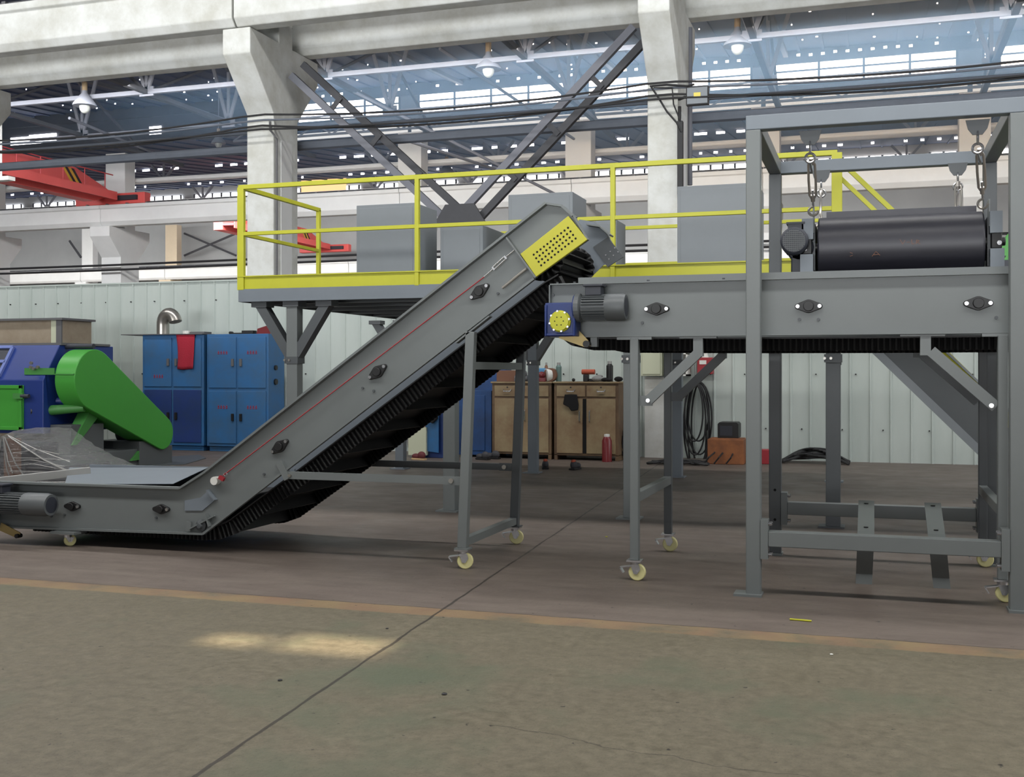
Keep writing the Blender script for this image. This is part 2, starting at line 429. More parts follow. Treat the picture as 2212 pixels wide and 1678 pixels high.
S(mb.build('ceiling_holes', 'glaze', smooth=False))
a = at(652, 400, 79.8); b = at(748, 408, 79.8)
k += 1; S(MB().box(a.x, b.x, 79.7, 79.8, b.z - .1, a.z + .4).build('window_%d' % k, 'warmglaze', smooth=False))

# ------------------------------------------------------------------ concrete columns and crane beams
def column(x, y0, d, w, zc, ztop, arm, name_lbl, group, m='conc', recess=True, low=0.0):
    o = T('concrete_column', name_lbl, 'column', (x, y0 + d / 2, low), group)
    yc = y0 + d / 2
    mb = MB()
    prof = [(y0, low), (y0 + d, low), (y0 + d, zc - 1.5), (y0 + d + arm, zc - .5), (y0 + d + arm, zc), (y0 + d * .78, zc), (y0 + d * .78, ztop), (y0 + d * .22, ztop), (y0 + d * .22, zc), (y0 - arm, zc), (y0 - arm, zc - .5), (y0, zc - 1.5)]
    mb.prism(prof, 'x', x - w / 2, x + w / 2)
    mb.build('shaft', m, o, bev=.02, smooth=False)
    if recess:
        r = MB(); r.box(x + w / 2 - .02, x + w / 2 + .02, y0 + d * .28, y0 + d * .72, low + .2, zc - 2.0)
        r.build('side_panel', 'conc2', o, smooth=False)
    return o
cA = column(-11.9, 20.0, 1.0, .62, 8.3, 13.2, .9, 'white concrete column with a conduit, behind the left end of the yellow railing', None, low=0)
cB = column(-3.62, 20.0, 1.1, .56, 8.3, 13.2, .9, 'white concrete column beside the square floodlight', None)
cC = column(-20.2, 20.0, 1.0, .62, 8.3, 13.2, .9, 'white concrete column whose bracket just shows at the left picture edge', None)
MB().tube([at(583, 262, 19.95), at(583, 280, 19.95), at(598, 300, 19.95), at(598, 600, 19.95)], .022, 8).build('conduit', 'lidgrey', cA)
MB().tube([at(1468, 230, 19.93), at(1468, 300, 19.93)], .03, 8).box(at(1464, 300, 19.9).x, at(1475, 300, 19.9).x, 19.85, 19.98, at(1470, 420, 19.9).z, at(1470, 262, 19.9).z).build('conduit', 'cable', cB)
rearX = [-45.9, -37.5, -29.2, -20.9, -12.65, -4.38, 3.95]
rl = ['white far column half cut by the left picture edge', 'white far column behind the end of the red overhead crane', None, 'white far column seen left of the V brace above the railing', 'white far column seen right of the V brace, with a rust streak', 'white far column topping out just left of the gantry frame', 'white far column seen between the hoist frame uprights at right']
for x, l in zip(rearX, rl):
    if l: column(x, 48.3, 1.5, 1.2, 8.95, 12.9, .9, l, None, 'conc2', recess=False)
for x, l in ((-62.6, 'pale distant column under the crane beam, nearest the left edge'), (-54.4, 'pale distant column with a warm lit side under the crane beam'), (-21.6, 'pale distant column just behind the left grey box')):
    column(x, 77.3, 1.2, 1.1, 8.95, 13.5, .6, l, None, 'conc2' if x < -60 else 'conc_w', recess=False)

def crane_beam(x0, x1, y0, w, zb, h, label, m='conc', grp=None, rail=True):
    o = T('crane_beam', label, 'beam', ((x0 + x1) / 2, y0 + w / 2, zb), grp)
    c = w * .22
    # T-shaped precast section with a chamfered lower edge
    prof = [(y0 + c, zb), (y0 + w - c, zb), (y0 + w, zb + c * 1.2), (y0 + w, zb + h * .8), (y0 + w + .08, zb + h * .84), (y0 + w + .08, zb + h), (y0 - .08, zb + h), (y0 - .08, zb + h * .84), (y0, zb + h * .8), (y0, zb + c * 1.2)]
    MB().prism(prof, 'x', x0, x1).build('web', m, o, smooth=False, bev=.02)
    if rail:
        MB().box(x0, x1, y0 + w / 2 - .06, y0 + w / 2 + .06, zb + h, zb + h + .14).build('rail', 'truss_d', o, smooth=False)
        mb = MB(); x = x0 + .4
        while x < x1: mb.box(x - .05, x + .05, y0 - .05, y0 + w / 2, zb + h, zb + h + .06); x += 1.2
        mb.each('rail_clip', 'lidgrey', o, smooth=False)
    return o
segs = [(-28.5, -20.2), (-20.18, -11.9), (-11.88, -3.62), (-3.6, 5.0)]
nm = [None, 'left of the column with the conduit', 'between the two near white columns', 'right of the floodlight']
for (x0, x1), l in zip(segs, nm):
    if l is None: continue
    crane_beam(x0 + .01, x1 - .01, 18.95, .55, 8.31, .95, 'nearer, upper white concrete crane beam ' + l, rail=True)
    crane_beam(x0 + .01, x1 - .01, 21.15, .55, 8.31, 1.1, 'farther, lower white concrete crane beam ' + l, rail=False)
rn = ['at the left edge, under the red crane', 'with the red crane end standing on it', 'behind the left yellow railing corner', 'behind the two left grey boxes', 'behind the tallest middle grey box', 'behind the rightmost grey box', 'framed by the hoist frame']
for i in range(7):
    x0 = rearX[i] - (8.3 if i == 0 else 0)
    x0 = [-54.2, -45.9, -37.5, -29.2, -20.9, -12.65, -4.38][i]; x1 = [-45.9, -37.5, -29.2, -20.9, -12.65, -4.38, 8.0][i]
    crane_beam(x0 + .01, x1 - .01, 47.45, .8, 8.97, 1.05, 'distant white crane beam span ' + rn[i], 'conc2')
for i, (x0, x1) in enumerate(((-78, -62.6), (-62.6, -54.4), (-54.4, -38), (-38, -21.6), (-21.6, -5))):
    crane_beam(x0 + .02, x1 - .02, 76.7, .6, 8.97, 1.0, 'farthest pale crane beam span ' + ['at the left edge', 'between the two distant columns', 'left of the yellow railing corner', 'under the small red crane', 'behind the middle grey boxes'][i], 'conc2')

# ------------------------------------------------------------------ V brace between the near columns
def vbrace(pu, qu, label):
    Y = 20.55
    p, q = at(*pu, Y), at(*qu, Y)
    o = T('diagonal_brace', label, 'brace', (q.x, Y, q.z))
    d = (q - p).normalized(); n = Vector((-d.z, 0, d.x))
    for s_, yy in ((-.16, 0), (.16, .1)):
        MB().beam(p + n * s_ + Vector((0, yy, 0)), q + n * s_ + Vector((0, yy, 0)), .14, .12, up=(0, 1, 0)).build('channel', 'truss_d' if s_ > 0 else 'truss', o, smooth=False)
    for k_ in range(1, 4):
        c = p.lerp(q, k_ / 4); MB().beam(c - n * .2, c + n * .2, .1, .03, up=(0, 1, 0)).build('batten_plate', 'truss_d', o, smooth=False)
    return o
vbrace((640, 150), (985, 470), 'double channel brace sloping down right from the column with the conduit')
vbrace((1382, 70), (1010, 470), 'double channel brace sloping down left from the floodlight column')
a = at(998, 470, 20.55)
g = T('gusset_plate', 'dark steel plate where the two diagonal braces meet', 'plate', (a.x, 20.55, 3.43))
MB().prism([(a.x - .55, a.z - .15), (a.x + .55, a.z - .15), (a.x + .3, a.z + .25), (a.x - .3, a.z + .25)], 'y', 20.4, 20.46).build('plate', 'truss_d', g, smooth=False)
MB().box(a.x - .15, a.x + .15, 20.46, 20.7, 3.43, a.z).build('post', 'truss_d', g, smooth=False)

# ------------------------------------------------------------------ roof steel
tn = {-33.0: 'far left, beyond the first bell lamp', -25.6: 'left of the conduit column bracket', -18.2: 'right of the conduit column bracket', -10.9: 'over the V brace meeting point', -3.5: 'right of the floodlight column', 3.9: 'at the top right corner'}
ztop = lambda y: roof_z1(y) - .22
for x, l in tn.items():
    o = T('roof_truss', 'grey steel roof truss running away from view, ' + l, 'truss', (x, 35, 11.9))
    MB().beam((x, 21, 11.9), (x, 48.0, 11.9), .2, .16).build('bottom_chord', 'truss_d', o, smooth=False)
    MB().beam((x, 21, ztop(21)), (x, 48.4, ztop(48.4)), .2, .16).build('top_chord', 'truss_d', o, smooth=False)
    for ya, yb in ((30, 35), (40, 35), (40, 45)):
        MB().beam((x, ya, ztop(ya)), (x, yb, 11.9), .09, .09).build('web_member', 'truss_d', o, smooth=False)
rows = [(35, .16, 'carrying the three big bell lamps'), (40.5, .06, 'thinner, beyond the bell lamps')]
for y, w_, l in rows:
    o = T('roof_tie', 'long pale steel tie bar under the roof, ' + l, 'tie', (-15, y, 11.9))
    MB().beam((-60, y, 11.9), (10, y, 11.9), w_, w_).build('bar', 'truss', o, smooth=False)
    for j in range(7):
        x = -40.3 + j * 7.35
        MB().beam((x, y, 11.85), (x - .75, y, ztop(y)), .14, .08, up=(0, 1, 0)).beam((x, y, 11.85), (x + .75, y, ztop(y)), .14, .08, up=(0, 1, 0)).beam((x, y, 11.85), (x, y, ztop(y)), .12, .08, up=(0, 1, 0)).box(x - .3, x + .3, y - .03, y + .03, 11.75, 12.1).build('strut', 'truss', o, smooth=False)
for p_, q_, l in (((250, 175), (520, 270), 'thin roof bracing rod sloping down to the left column from the first bell lamp'), ((150, 255), (330, 330), 'thin roof bracing rod low at the left, above the red crane'), ((690, 160), (1240, 440), 'long roof bracing rod sloping down behind the left V brace'), ((950, 105), (1240, 300), 'roof bracing rod left of the floodlight column'), ((870, 300), (1100, 375), 'pale thin rod between the V brace arms')):
    A, B = at(*p_, 36), at(*q_, 46)
    tag(MB().cyl(A, B, .06, 6).build('roof_rod', 'truss', org=A.lerp(B, .5)), l, 'rod')
for y, z, l in ((58, 13.2, 'nearer'), (73, 14.6, 'farther')):
    o = T('roof_tie', l + ' pale tie bar with hanging struts under the distant dark roof', 'tie', (-30, y, z))
    MB().beam((-85, y, z), (16, y, z), .2, .22).build('bar', 'conc2', o, smooth=False)
    for j in range(12):
        x = -70 + j * 7.2
        MB().beam((x, y, z), (x - .9, y, z + 1), .14, .1, up=(0, 1, 0)).beam((x, y, z), (x + .9, y, z + 1), .14, .1, up=(0, 1, 0)).beam((x, y, z), (x, y, z + 1), .12, .1, up=(0, 1, 0)).build('strut', 'truss', o, smooth=False)
# lattice girder in front of the clerestory foot
o = T('lattice_girder', 'long pale lattice girder running under the bright clerestory', 'girder', (-12, 47.9, 12.4))
MB().box(-30, 9, 47.85, 47.95, 13.35, 13.47).build('top_chord', 'truss', o, smooth=False)
MB().box(-30, 9, 47.85, 47.95, 12.85, 12.95).build('bottom_chord', 'truss', o, smooth=False)
mb = MB(); x = -30
while x < 8: mb.beam((x, 47.9, 12.9), (x + .9, 47.9, 13.4), .06, .06, up=(0, 1, 0)).beam((x + .9, 47.9, 13.4), (x + 1.8, 47.9, 12.9), .06, .06, up=(0, 1, 0)); x += 1.8
mb.build('lacing', 'truss', o, smooth=False)
def bell_lamp(u, v, Y, label, s_=1.0):
    c = at(u, v, Y)
    o = T('bell_lamp', label, 'lamp', c, 'high bay lamps under the roof')
    prof = [(.09, .34), (.11, .2), (.2, .1), (.42, -.2), (.44, -.28)]
    MB().lathe([(r * s_, h * s_) for r, h in prof], c, n=20).build('shade', 'truss', o)
    MB().cyl(c + Vector((0, 0, .3 * s_)), c + Vector((0, 0, .62 * s_)), .1 * s_, 10).build('socket', 'tan', o)
    MB().ball(c + Vector((0, 0, -.3 * s_)), .2 * s_, .2 * s_, .26 * s_).build('bulb', 'bulb', o)
    MB().cyl(c + Vector((0, 0, .6 * s_)), (c.x, c.y, roof_z1(c.y) if Y < 49 else roof_z2(c.y)), .025, 6).build('hanger', 'truss', o)
bell_lamp(183, 213, 34.8, 'grey bell lamp hanging at upper left, left of the big column bracket')
bell_lamp(1055, 132, 35.2, 'grey bell lamp hanging between the two near white columns')
bell_lamp(1593, 80, 35.2, 'grey bell lamp hanging right of the floodlight column')
bell_lamp(472, 300, 47, 'small bell lamp hanging just left of the conduit column', .8)
bell_lamp(965, 362, 60, 'small dark bell lamp just above the yellow top rail', 1.0)

# ------------------------------------------------------------------ pipes and cables along the near column row
def xline(Y, Z, r, x0, x1, name, label, cat, m, sag=0.0, n=24, jit=0):
    pts = []
    for i in range(n + 1):
        x = x0 + (x1 - x0) * i / n; f_ = ((x - x0) % 8.28) / 8.28
        pts.append((x, Y, Z - sag * 4 * f_ * (1 - f_)))
    return tag(MB().tube(pts, r, 8).build(name, m, org=((x0 + x1) / 2, Y, Z)), label, cat)
xline(21.35, 6.4, .10, -28, 6, 'steel_pipe', 'thick grey pipe running level along the near column row', 'pipe', 'pipe')
xline(21.5, 6.8, .035, -28, 6, 'steel_pipe', 'thinner grey pipe running level above the thick one', 'pipe', 'pipe')
for i, (dz, sag, l) in enumerate(((0, .18, 'topmost'), (-.13, .12, 'second from top'), (-.24, .25, 'third from top'), (-.34, .1, 'lowest'))):
    xline(19.9 - .05 * i, 6.78 + dz, .02, -28.46, 5, 'power_cable', l + ' of the sagging cables strung between the near columns', 'cable', 'cable' if i != 1 else 'pipe', sag, 64)
tag(MB().tube([(-60, 49.7, 11.7), (-30, 49.7, 11.6), (8, 49.7, 11.7)], .12, 8).build('steel_pipe', 'conc2', org=(-25, 49.7, 11.7)), 'pale far pipe running level behind the distant column tops', 'pipe')
for z, l in ((7.0, 'upper'), (6.75, 'lower')):
    tag(MB().tube([(-60, 47.9, z), (-37.5, 47.9, z), (-20, 47.9, z + .1), (8, 47.9, z)], .055, 8).build('far_cable', 'cable', org=(-25, 47.9, z)), l + ' one of the two dark far lines under the distant crane beam', 'cable')
for p_, q_ in (((398, 504), (510, 552)), ((510, 504), (398, 552)), ((285, 520), (245, 556)), ((150, 520), (175, 556))):
    A, B = at(*p_, 78.8), at(*q_, 78.8)
    tag(MB().cyl(A, B, .09, 6).build('wall_brace', 'truss_d', org=A.lerp(B, .5)), 'thin dark far brace %s, below the distant crane beam' % {398: 'left of the railing corner, falling right', 510: 'left of the railing corner, falling left', 285: 'beside the distant column bracket', 150: 'at the far left'}[p_[0]], 'brace')
S(MB().box(-70, 10, 50.6, 50.7, 0, 6.3).build('wall_partition', 'farwall', smooth=False))
# floodlight
c = at(1506, 206, 19.75)
o = T('floodlight', 'square black framed floodlight on the column right of centre', 'floodlight', c)
w, h = .2, .165
MB().box(c.x - w, c.x + w, 19.76, 19.86, c.z - h, c.z + h).build('housing', 'black', o, bev=.01, smooth=False)
MB().box(c.x - w + .022, c.x + w - .022, 19.745, 19.76, c.z - h + .022, c.z + h - .022).build('lens', 'box', o, smooth=False)
MB().box(c.x - .06, c.x + .06, 19.735, 19.746, c.z - .04, c.z + .05).build('chip', 'lampy', o, smooth=False)
MB().beam((c.x - w - .02, 19.8, c.z), (c.x - w - .16, 19.95, c.z), .04, .04).build('bracket', 'black', o, smooth=False)
pts = [at(1405, 185, 19.85), at(1425, 215, 19.8), at(1440, 240, 19.8), at(1462, 265, 19.85), at(1472, 285, 19.85)]
pts2 = [at(1412, 190, 19.85), at(1452, 190, 19.8), at(1455, 225, 19.8), at(1470, 262, 19.85)]
pts3 = [at(1408, 186, 19.82), at(1440, 183, 19.8), at(1485, 186, 19.8), at(1500, 182, 19.8)]
tag(MB().tube(pts, .018, 6).tube(pts2, .014, 6).tube(pts3, .02, 6).build('cable_loop', 'cable', org=at(1440, 230, 19.85)), 'black cable loops tied to the column left of the floodlight', 'cable')
a = at(1516, 90, 21.2)
tag(MB().cyl(at(1490, 400, 21.25), at(1490, 60, 21.25), .05, 8).build('downpipe', 'truss', org=at(1490, 400, 21.25)), 'thin vertical pipe on the right side of the floodlight column', 'pipe')

# ------------------------------------------------------------------ red overhead cranes
def red_crane(u, v, Y, L, label, s_=1.0, extra=True):
    e = at(u, v, Y)                     # girder end, on the rail
    x, z = e.x, e.z
    o = T('overhead_crane', label, 'crane', (x, Y, z))
    prof = [(Y - L, z - .0), (Y - 1.2, z - .0), (Y - .2, z + .35), (Y - .2, z + .75 * s_), (Y - 2.6 * s_, z + 1.45 * s_), (Y - L, z + 1.45 * s_)]
    MB().prism(prof, 'x', x - .35, x + .35).build('girder', 'redcrane', o, smooth=False, bev=.02)
    MB().box(x + .35, x + 1.2, Y - L, Y - .6, z + .28, z + .42).build('walkway', 'redcrane_d', o, smooth=False)
    MB().box(x + 1.18, x + 1.24, Y - L, Y - .6, z + .1, z + .5).build('walkway_edge', 'redcrane', o, smooth=False)
    if extra:
        mb = MB()
        mb.cyl((x + 1.2, Y - L, z + 1.3), (x + 1.2, Y - .9, z + 1.3), .03, 6)
        yy = Y - L
        while yy < Y - .8: mb.cyl((x + 1.2, yy, z + .4), (x + 1.2, yy, z + 1.3), .025, 6); yy += 1.5
        mb.build('handrail', 'redcrane_d', o)
    MB().box(x - 1.6, x + 2.6, Y - .25, Y + .25, z - .05, z + .5).build('end_carriage', 'redcrane', o, smooth=False, bev=.03)
    MB().box(x + 1.0, x + 2.2, Y - .4, Y - .25, z + .12, z + .36).build('drive_motor', 'motor_d', o, smooth=False)
    for i, m in enumerate(('stripe_y', 'stripe_k', 'stripe_y', 'stripe_k')):
        y0 = Y - 3.6 * s_ + i * .22
        MB().add([(x + .36, y0, z + 1.35 * s_), (x + .36, y0 + .2, z + 1.35 * s_), (x + .36, y0 + .95, z + .55), (x + .36, y0 + .75, z + .55)], [(0, 1, 2, 3)]).build('stripe', m, o, smooth=False)
    return o
red_crane(226, 442, 47.8, 12, 'large red overhead crane girder at the left with yellow and black stripes')
red_crane(690, 544, 77.2, 14, 'small distant red crane seen through the yellow railing', 1.0, False)
a = at(15, 385, 38)
tag(MB().box(a.x - 1.5, a.x + .25, 37.8, 38.2, a.z - .1, a.z + .06).cyl((a.x - .3, 38, a.z), (a.x - .3, 38, a.z + 2.6), .04, 6).build('strip_lamp', 'white', org=a, smooth=False), 'white strip lamp hanging in front of the red crane at the left edge', 'lamp')

# ------------------------------------------------------------------ shared machine parts
def caster(par, x, y, ztop, r=.064, turn=0.0, brake=True):
    """swivel castor standing on the floor under a leg"""
    mb = MB(); ct, st_ = math.cos(turn), math.sin(turn)
    def tr(p): return (x + p[0] * ct - p[1] * st_, y + p[0] * st_ + p[1] * ct, p[2])
    mb.box(x - .055, x + .055, y - .05, y + .05, ztop - .012, ztop)
    mb.cyl((x, y, ztop - .035), (x, y, ztop - .012), .035, 12)
    for s_ in (-1, 1):
        pts = [(-.03, ztop - .035), (.035, ztop - .035), (.045, r + .02), (.02, r - .015), (-.005, r - .012)]
        tmp = MB(); tmp.prism(pts, 'y', s_ * .024 - .003, s_ * .024 + .003); mb.add([tr(v) for v in tmp.v], tmp.f)
    c = mb.build('caster', 'chrome', par, smooth=False)
    tmp = MB().lathe([(r - .018, -.019), (r - .006, -.019), (r, -.012), (r, .012), (r - .006, .019), (r - .018, .019)], (.018, 0, r), (0, 1, 0), 22)
    MB().add([tr(v) for v in tmp.v], tmp.f).build('wheel', 'nylon', c)
    tmp = MB().cyl((.018, -.032, r), (.018, .032, r), .012, 8)
    MB().add([tr(v) for v in tmp.v], tmp.f).build('axle', 'chrome', c)
    if brake:
        tmp = MB().beam((-.02, 0, ztop - .045), (-.11, 0, ztop - .06), .05, .008).beam((-.11, 0, ztop - .06), (-.085, 0, ztop - .1), .05, .008)
        MB().add([tr(v) for v in tmp.v], tmp.f).build('brake_pedal', 'chrome', c, smooth=False)
    return c
def flange_bearing(par, x, z, y, ang=0.0, s_=1.0, bolts=(1, 1)):
    ca, sa = math.cos(ang), math.sin(ang)
    R = lambda p: (x + (p[0] * ca - p[1] * sa) * s_, z + (p[0] * sa + p[1] * ca) * s_)
    pts = []
    for cx, rr, t0, t1 in ((.075, .02, -60, 60), (0, .048, 65, 115), (-.075, .02, 120, 240), (0, .048, 245, 295)):
        for k_ in range(6):
            t = math.radians(t0 + (t1 - t0) * k_ / 5); pts.append(R((cx + rr * math.cos(t), rr * math.sin(t))))
    b = MB().prism(pts, 'y', y - .022, y).cyl((x, y - .045, z), (x, y - .02, z), .036 * s_, 18).build('flange_bearing', 'black', par, bev=.004)
    mb = MB()
    for s__, on in zip((-1, 1), bolts):
        if on:
            p = R((.075 * s__, 0)); mb.cyl((p[0], y - .034, p[1]), (p[0], y - .02, p[1]), .0135, 10)
    mb.each('bolt', 'chrome', b)
    return b
def gearmotor(par, xg, z, y, xm0, xm1, zm, ym, r=.098, gear='blue_g'):
    """worm gearbox at xg with a finned motor lying along x"""
    mb = MB(); n = 26
    L = xm1 - xm0; xf0 = xm0 + .04; xf1 = xm0 + L * .62
    mb.lathe([(r * 1.08, 0), (r * 1.08, .035), (r * .82, .05), (r * .82, L * .62)], (xm0, ym, zm), (1, 0, 0), 24)
    for k_ in range(n):
        t = 2 * PI * k_ / n
        d = Vector((0, math.cos(t), math.sin(t)))
        mb.beam(Vector((xf0 + .015, ym, zm)) + d * r * .9, Vector((xf1, ym, zm)) + d * r * .9, .007, r * .2, up=d)
    mo = mb.build('motor', 'motor', par, smooth=False)
    MB().lathe([(r * .97, L * .6), (r * 1.03, L * .64), (r * 1.03, L * .93), (r * .93, L), (r * .3, L)], (xm0, ym, zm), (1, 0, 0), 28).build('fan_cover', 'motor', mo)
    MB().lathe([(r * .72, L + .001), (r * .3, L + .004)], (xm0, ym, zm), (1, 0, 0), 24).build('fan_grille', 'motor_d', mo)
    MB().box(xm0 + .08, xm0 + .2, ym - .055, ym + .055, zm + r * .9, zm + r + .055).box(xm0 + .065, xm0 + .215, ym - .065, ym + .065, zm + r + .055, zm + r + .072).build('terminal_box', 'motor_d', mo, bev=.004, smooth=False)
    s_ = .118
    mb = MB().box(xg - s_, xg + s_, y - .07, y + .08, z - s_, z + s_ * 1.12).box(xg - s_ * .9, xg + s_ * .9, y - .085, y + .08, z - s_ * .98, z - s_ * .8)
    mb.box(xg - s_, xg - s_ + .018, y - .09, y - .06, z - s_, z + s_).box(xg + s_ - .018, xg + s_, y - .09, y - .06, z - s_, z + s_)
    mb.cyl((xg + s_ - .02, ym, zm), (xm0 + .01, ym, zm), r * 1.0, 20)
    gb = mb.build('gearbox', gear, par, bev=.006)
    return gb
def cover_disc(gb, x, z, y, r=.078):
    MB().lathe([(r * 1.04, 0), (r * 1.04, .02), (r * .92, .03), (r * .9, .045), (r * .25, .047)], (x, y, z), (0, -1, 0), 26).build('cover_disc', 'yellow', gb)
    mb = MB()
    for k_ in range(8):
        t = 2 * PI * k_ / 8 + .2
        mb.cyl((x + r * .96 * math.cos(t), y - .042, z + r * .96 * math.sin(t)), (x + r * .96 * math.cos(t), y - .02, z + r * .96 * math.sin(t)), .009, 7)
    mb.each('cover_bolt', 'chrome', gb)
    mb = MB()
    for k_ in range(6):
        t = 2 * PI * k_ / 6
        mb.cyl((x + r * .42 * math.cos(t), y - .0478, z + r * .42 * math.sin(t)), (x + r * .42 * math.cos(t), y - .04, z + r * .42 * math.sin(t)), .005, 6)
    mb.build('cover_hole', 'hole', gb)
def resample(path, step):
    pts = [Vector(p) for p in path]; out = [pts[0]]; carry = 0
    for a, b in zip(pts, pts[1:]):
        L = (b - a).length; d = (b - a) / L; t = step - carry
        while t < L: out.append(a + d * t); t += step
        carry = (carry + L) % step if False else (L - (t - step))
    out.append(pts[-1]); return out
def belt_run(par, path, y0, y1, depth, cleat=.32):
    """return run of a corrugated side-wall belt; path in (x, z), side walls hang to the lower side"""
    P_ = resample([(x, 0, z) for x, z in path], .008)
    N = len(P_); tang = [(P_[min(i + 1, N - 1)] - P_[max(i - 1, 0)]).normalized() for i in range(N)]
    nor = [Vector((t.z, 0, -t.x)) for t in tang]          # pointing down for left-to-right paths
    mb = MB(); vs = []
    for p in P_[::6] + [P_[-1]]: vs += [(p.x, y0, p.z), (p.x, y1, p.z), (p.x, y0, p.z + .012), (p.x, y1, p.z + .012)]
    n = len(vs) // 4; fs = []
    for i in range(n - 1):
        a, b = 4 * i, 4 * (i + 1)
        fs += [(a, a + 1, b + 1, b), (a + 2, b + 2, b + 3, a + 3), (a, b, b + 2, a + 2), (a + 1, a + 3, b + 3, b + 1)]
    belt = mb.add(vs, fs).build('belt', 'rubber', par, smooth=False)
    for yc in (y0 + .07, y1 - .07):
        vs = []
        for i in range(N):
            y = yc + .018 * math.sin(2 * PI * i / 5.0)
            a = P_[i]; b = P_[i] + nor[i] * depth
            vs += [(a.x, y, a.z), (b.x, y, b.z)]
        fs = [(2 * i, 2 * i + 1, 2 * i + 3, 2 * i + 2) for i in range(N - 1)]
        MB().add(vs, fs).build('side_wall', 'rubber', belt, smooth=False, solid=.007)
    mb = MB(); k_ = 10; stp = int(cleat / .008)
    while k_ < N:
        a = P_[k_]; b = a + nor[k_] * depth * .85
        mb.beam((a.x, (y0 + y1) / 2, a.z), (b.x, (y0 + y1) / 2, b.z), y1 - y0 - .2, .01, up=tang[k_]); k_ += stp
    mb.build('cleat', 'rubber', belt, smooth=False)
    return belt

# ------------------------------------------------------------------ horizontal sorting conveyor under the magnet
YF, YB = 8.15, 9.5
hc = T('belt_conveyor', 'horizontal grey belt conveyor running under the black magnetic separator', 'conveyor', (-.7, 8.8, 0))
x0, x1 = -2.334, 1.6
zb_, zt_ = 1.806, 2.214
for y, f_, nme in ((YF, -1, 'near'), (YB, 1, 'far')):
    MB().box(x0, x1, y - .004, y + .004, zb_, zt_).box(x0, x1, min(y, y + f_ * .055), max(y, y + f_ * .055), zt_ - .01, zt_).box(x0, x1, min(y, y + f_ * .055), max(y, y + f_ * .055), zb_, zb_ + .01).box(x0, x0 + .008, min(y, y + f_ * .055), max(y, y + f_ * .055), zb_, zt_).build('side_plate', 'steel', hc, smooth=False)
MB().box(x0 + .2, x1, YF + .06, YF + .07, zt_ - .05, zt_ + .05).box(x0 + .2, x1, YB - .07, YB - .06, zt_ - .05, zt_ + .05).build('skirt_board', 'steel', hc, smooth=False)
for u in (1419, 1747, 2113): flange_bearing(hc, at(u, 662, YF - .004).x, 2.011, YF - .004)
mb = MB()
for u, v in ((1388, 697), (1727, 690), (1768, 690), (2152, 686), (1195, 637)): hexbolt(mb, at(u, v, YF - .004), .012)
for u in (1204, 1241, 1400, 1563): hexbolt(mb, (at(u, 606, YF - .03).x, YF - .03, zt_), .01, 'z', .012, 1)
mb.each('bolt', 'steel_d', hc)
path = [(x0 + .1, 1.90), (x0 + .16, 1.83), (x0 + .32, 1.795), (-1.0, 1.785), (0, 1.782), (x1, 1.785)]
belt_run(hc, path, YF + .03, YB - .03, .085)
MB().cyl((x0 + .2, YF + .05, 2.0), (x0 + .2, YB - .05, 2.0), .15, 24).build('head_drum', 'rubber', hc)
zc_ = at(1210, 692, YF - .16).z
gb = gearmotor(hc, at(1211, 692, YF - .16).x, zc_, YF - .1, at(1245, 665, YF - .12).x, at(1353, 665, YF - .12).x, at(1300, 664, YF - .12).z, YF - .12)
cover_disc(gb, at(1211, 694, YF - .17).x, at(1211, 694, YF - .17).z, YF - .168)
p, q = at(1215, 715, YF - .06), at(1268, 743, YF - .06)
d = (q - p).normalized(); n = Vector((-d.z, 0, d.x))
MB().prism([((p - n * .06).x, (p - n * .06).z), ((q - n * .028).x, (q - n * .028).z), ((q + d * .03).x, (q + d * .03).z), ((q + n * .028).x, (q + n * .028).z), ((p + n * .1).x, (p + n * .1).z)], 'y', YF - .066, YF - .056).build('torque_arm', 'tan_arm', hc, smooth=False)
MB().cyl((q.x, YF - .09, q.z), (q.x, YF - .01, q.z), .026, 14).build('arm_bush', 'black', hc)
MB().box(q.x + .02, q.x + .07, YF - .03, YF + .03, q.z - .02, zb_).build('arm_bracket', 'steel', hc, smooth=False)
def conveyor_legs(xa, name):
    for y in (YF - .03, YB + .03):
        l = MB().box(xa - .032, xa + .032, y - .035, y + .035, .155, zb_ - .012).build('leg', 'steel' if y < 9 else 'steel_d', hc, bev=.005, smooth=False)  # far legs get the darker copy: their shade is in the colour
        MB().box(xa - .13, xa + .13, y - .03, y + .04, zb_ - .022, zb_ - .002).build('leg_plate', 'steel', l, smooth=False)
        caster(hc, xa, y, .155)
    MB().box(xa - .03, xa + .03, YF, YB, .58, .65).build('cross_bar', 'steel', hc, smooth=False, bev=.004)
conveyor_legs(-1.677, 'left'); conveyor_legs(.83, 'right')
for y, m in ((YF - .01, 'steel'), (YB + .01, 'steel_d')):  # shade on the far brace is put into its colour
    a, b = Vector((-1.577, y, 1.335)), Vector((-1.205, y, 1.69))
    MB().beam(a, b, .05, .07, up=(0, 0, 1)).box(-1.245, -1.175, y - .025, y + .025, 1.66, 1.79).box(-1.345, -1.075, y - .03, y + .03, 1.79, 1.803).box(-1.65, -1.55, y - .012, y + .012, 1.295, 1.37).build('diagonal_brace', m, hc, smooth=False)
    a, b = Vector((.38, y, 1.69)), Vector((.79, y, 1.31))
    MB().beam(a, b, .05, .075).box(.31, .38, y - .025, y + .025, 1.66, 1.79).box(.18, .47, y - .03, y + .03, 1.79, 1.803).build('diagonal_brace', m, hc, smooth=False)
mb = MB()
for x, z in ((-1.577, 1.335), (.76, 1.32)): mb.cyl((x, YF - .05, z), (x, YF - .03, z), .016, 8)
mb.each('brace_bolt', 'chrome', hc)

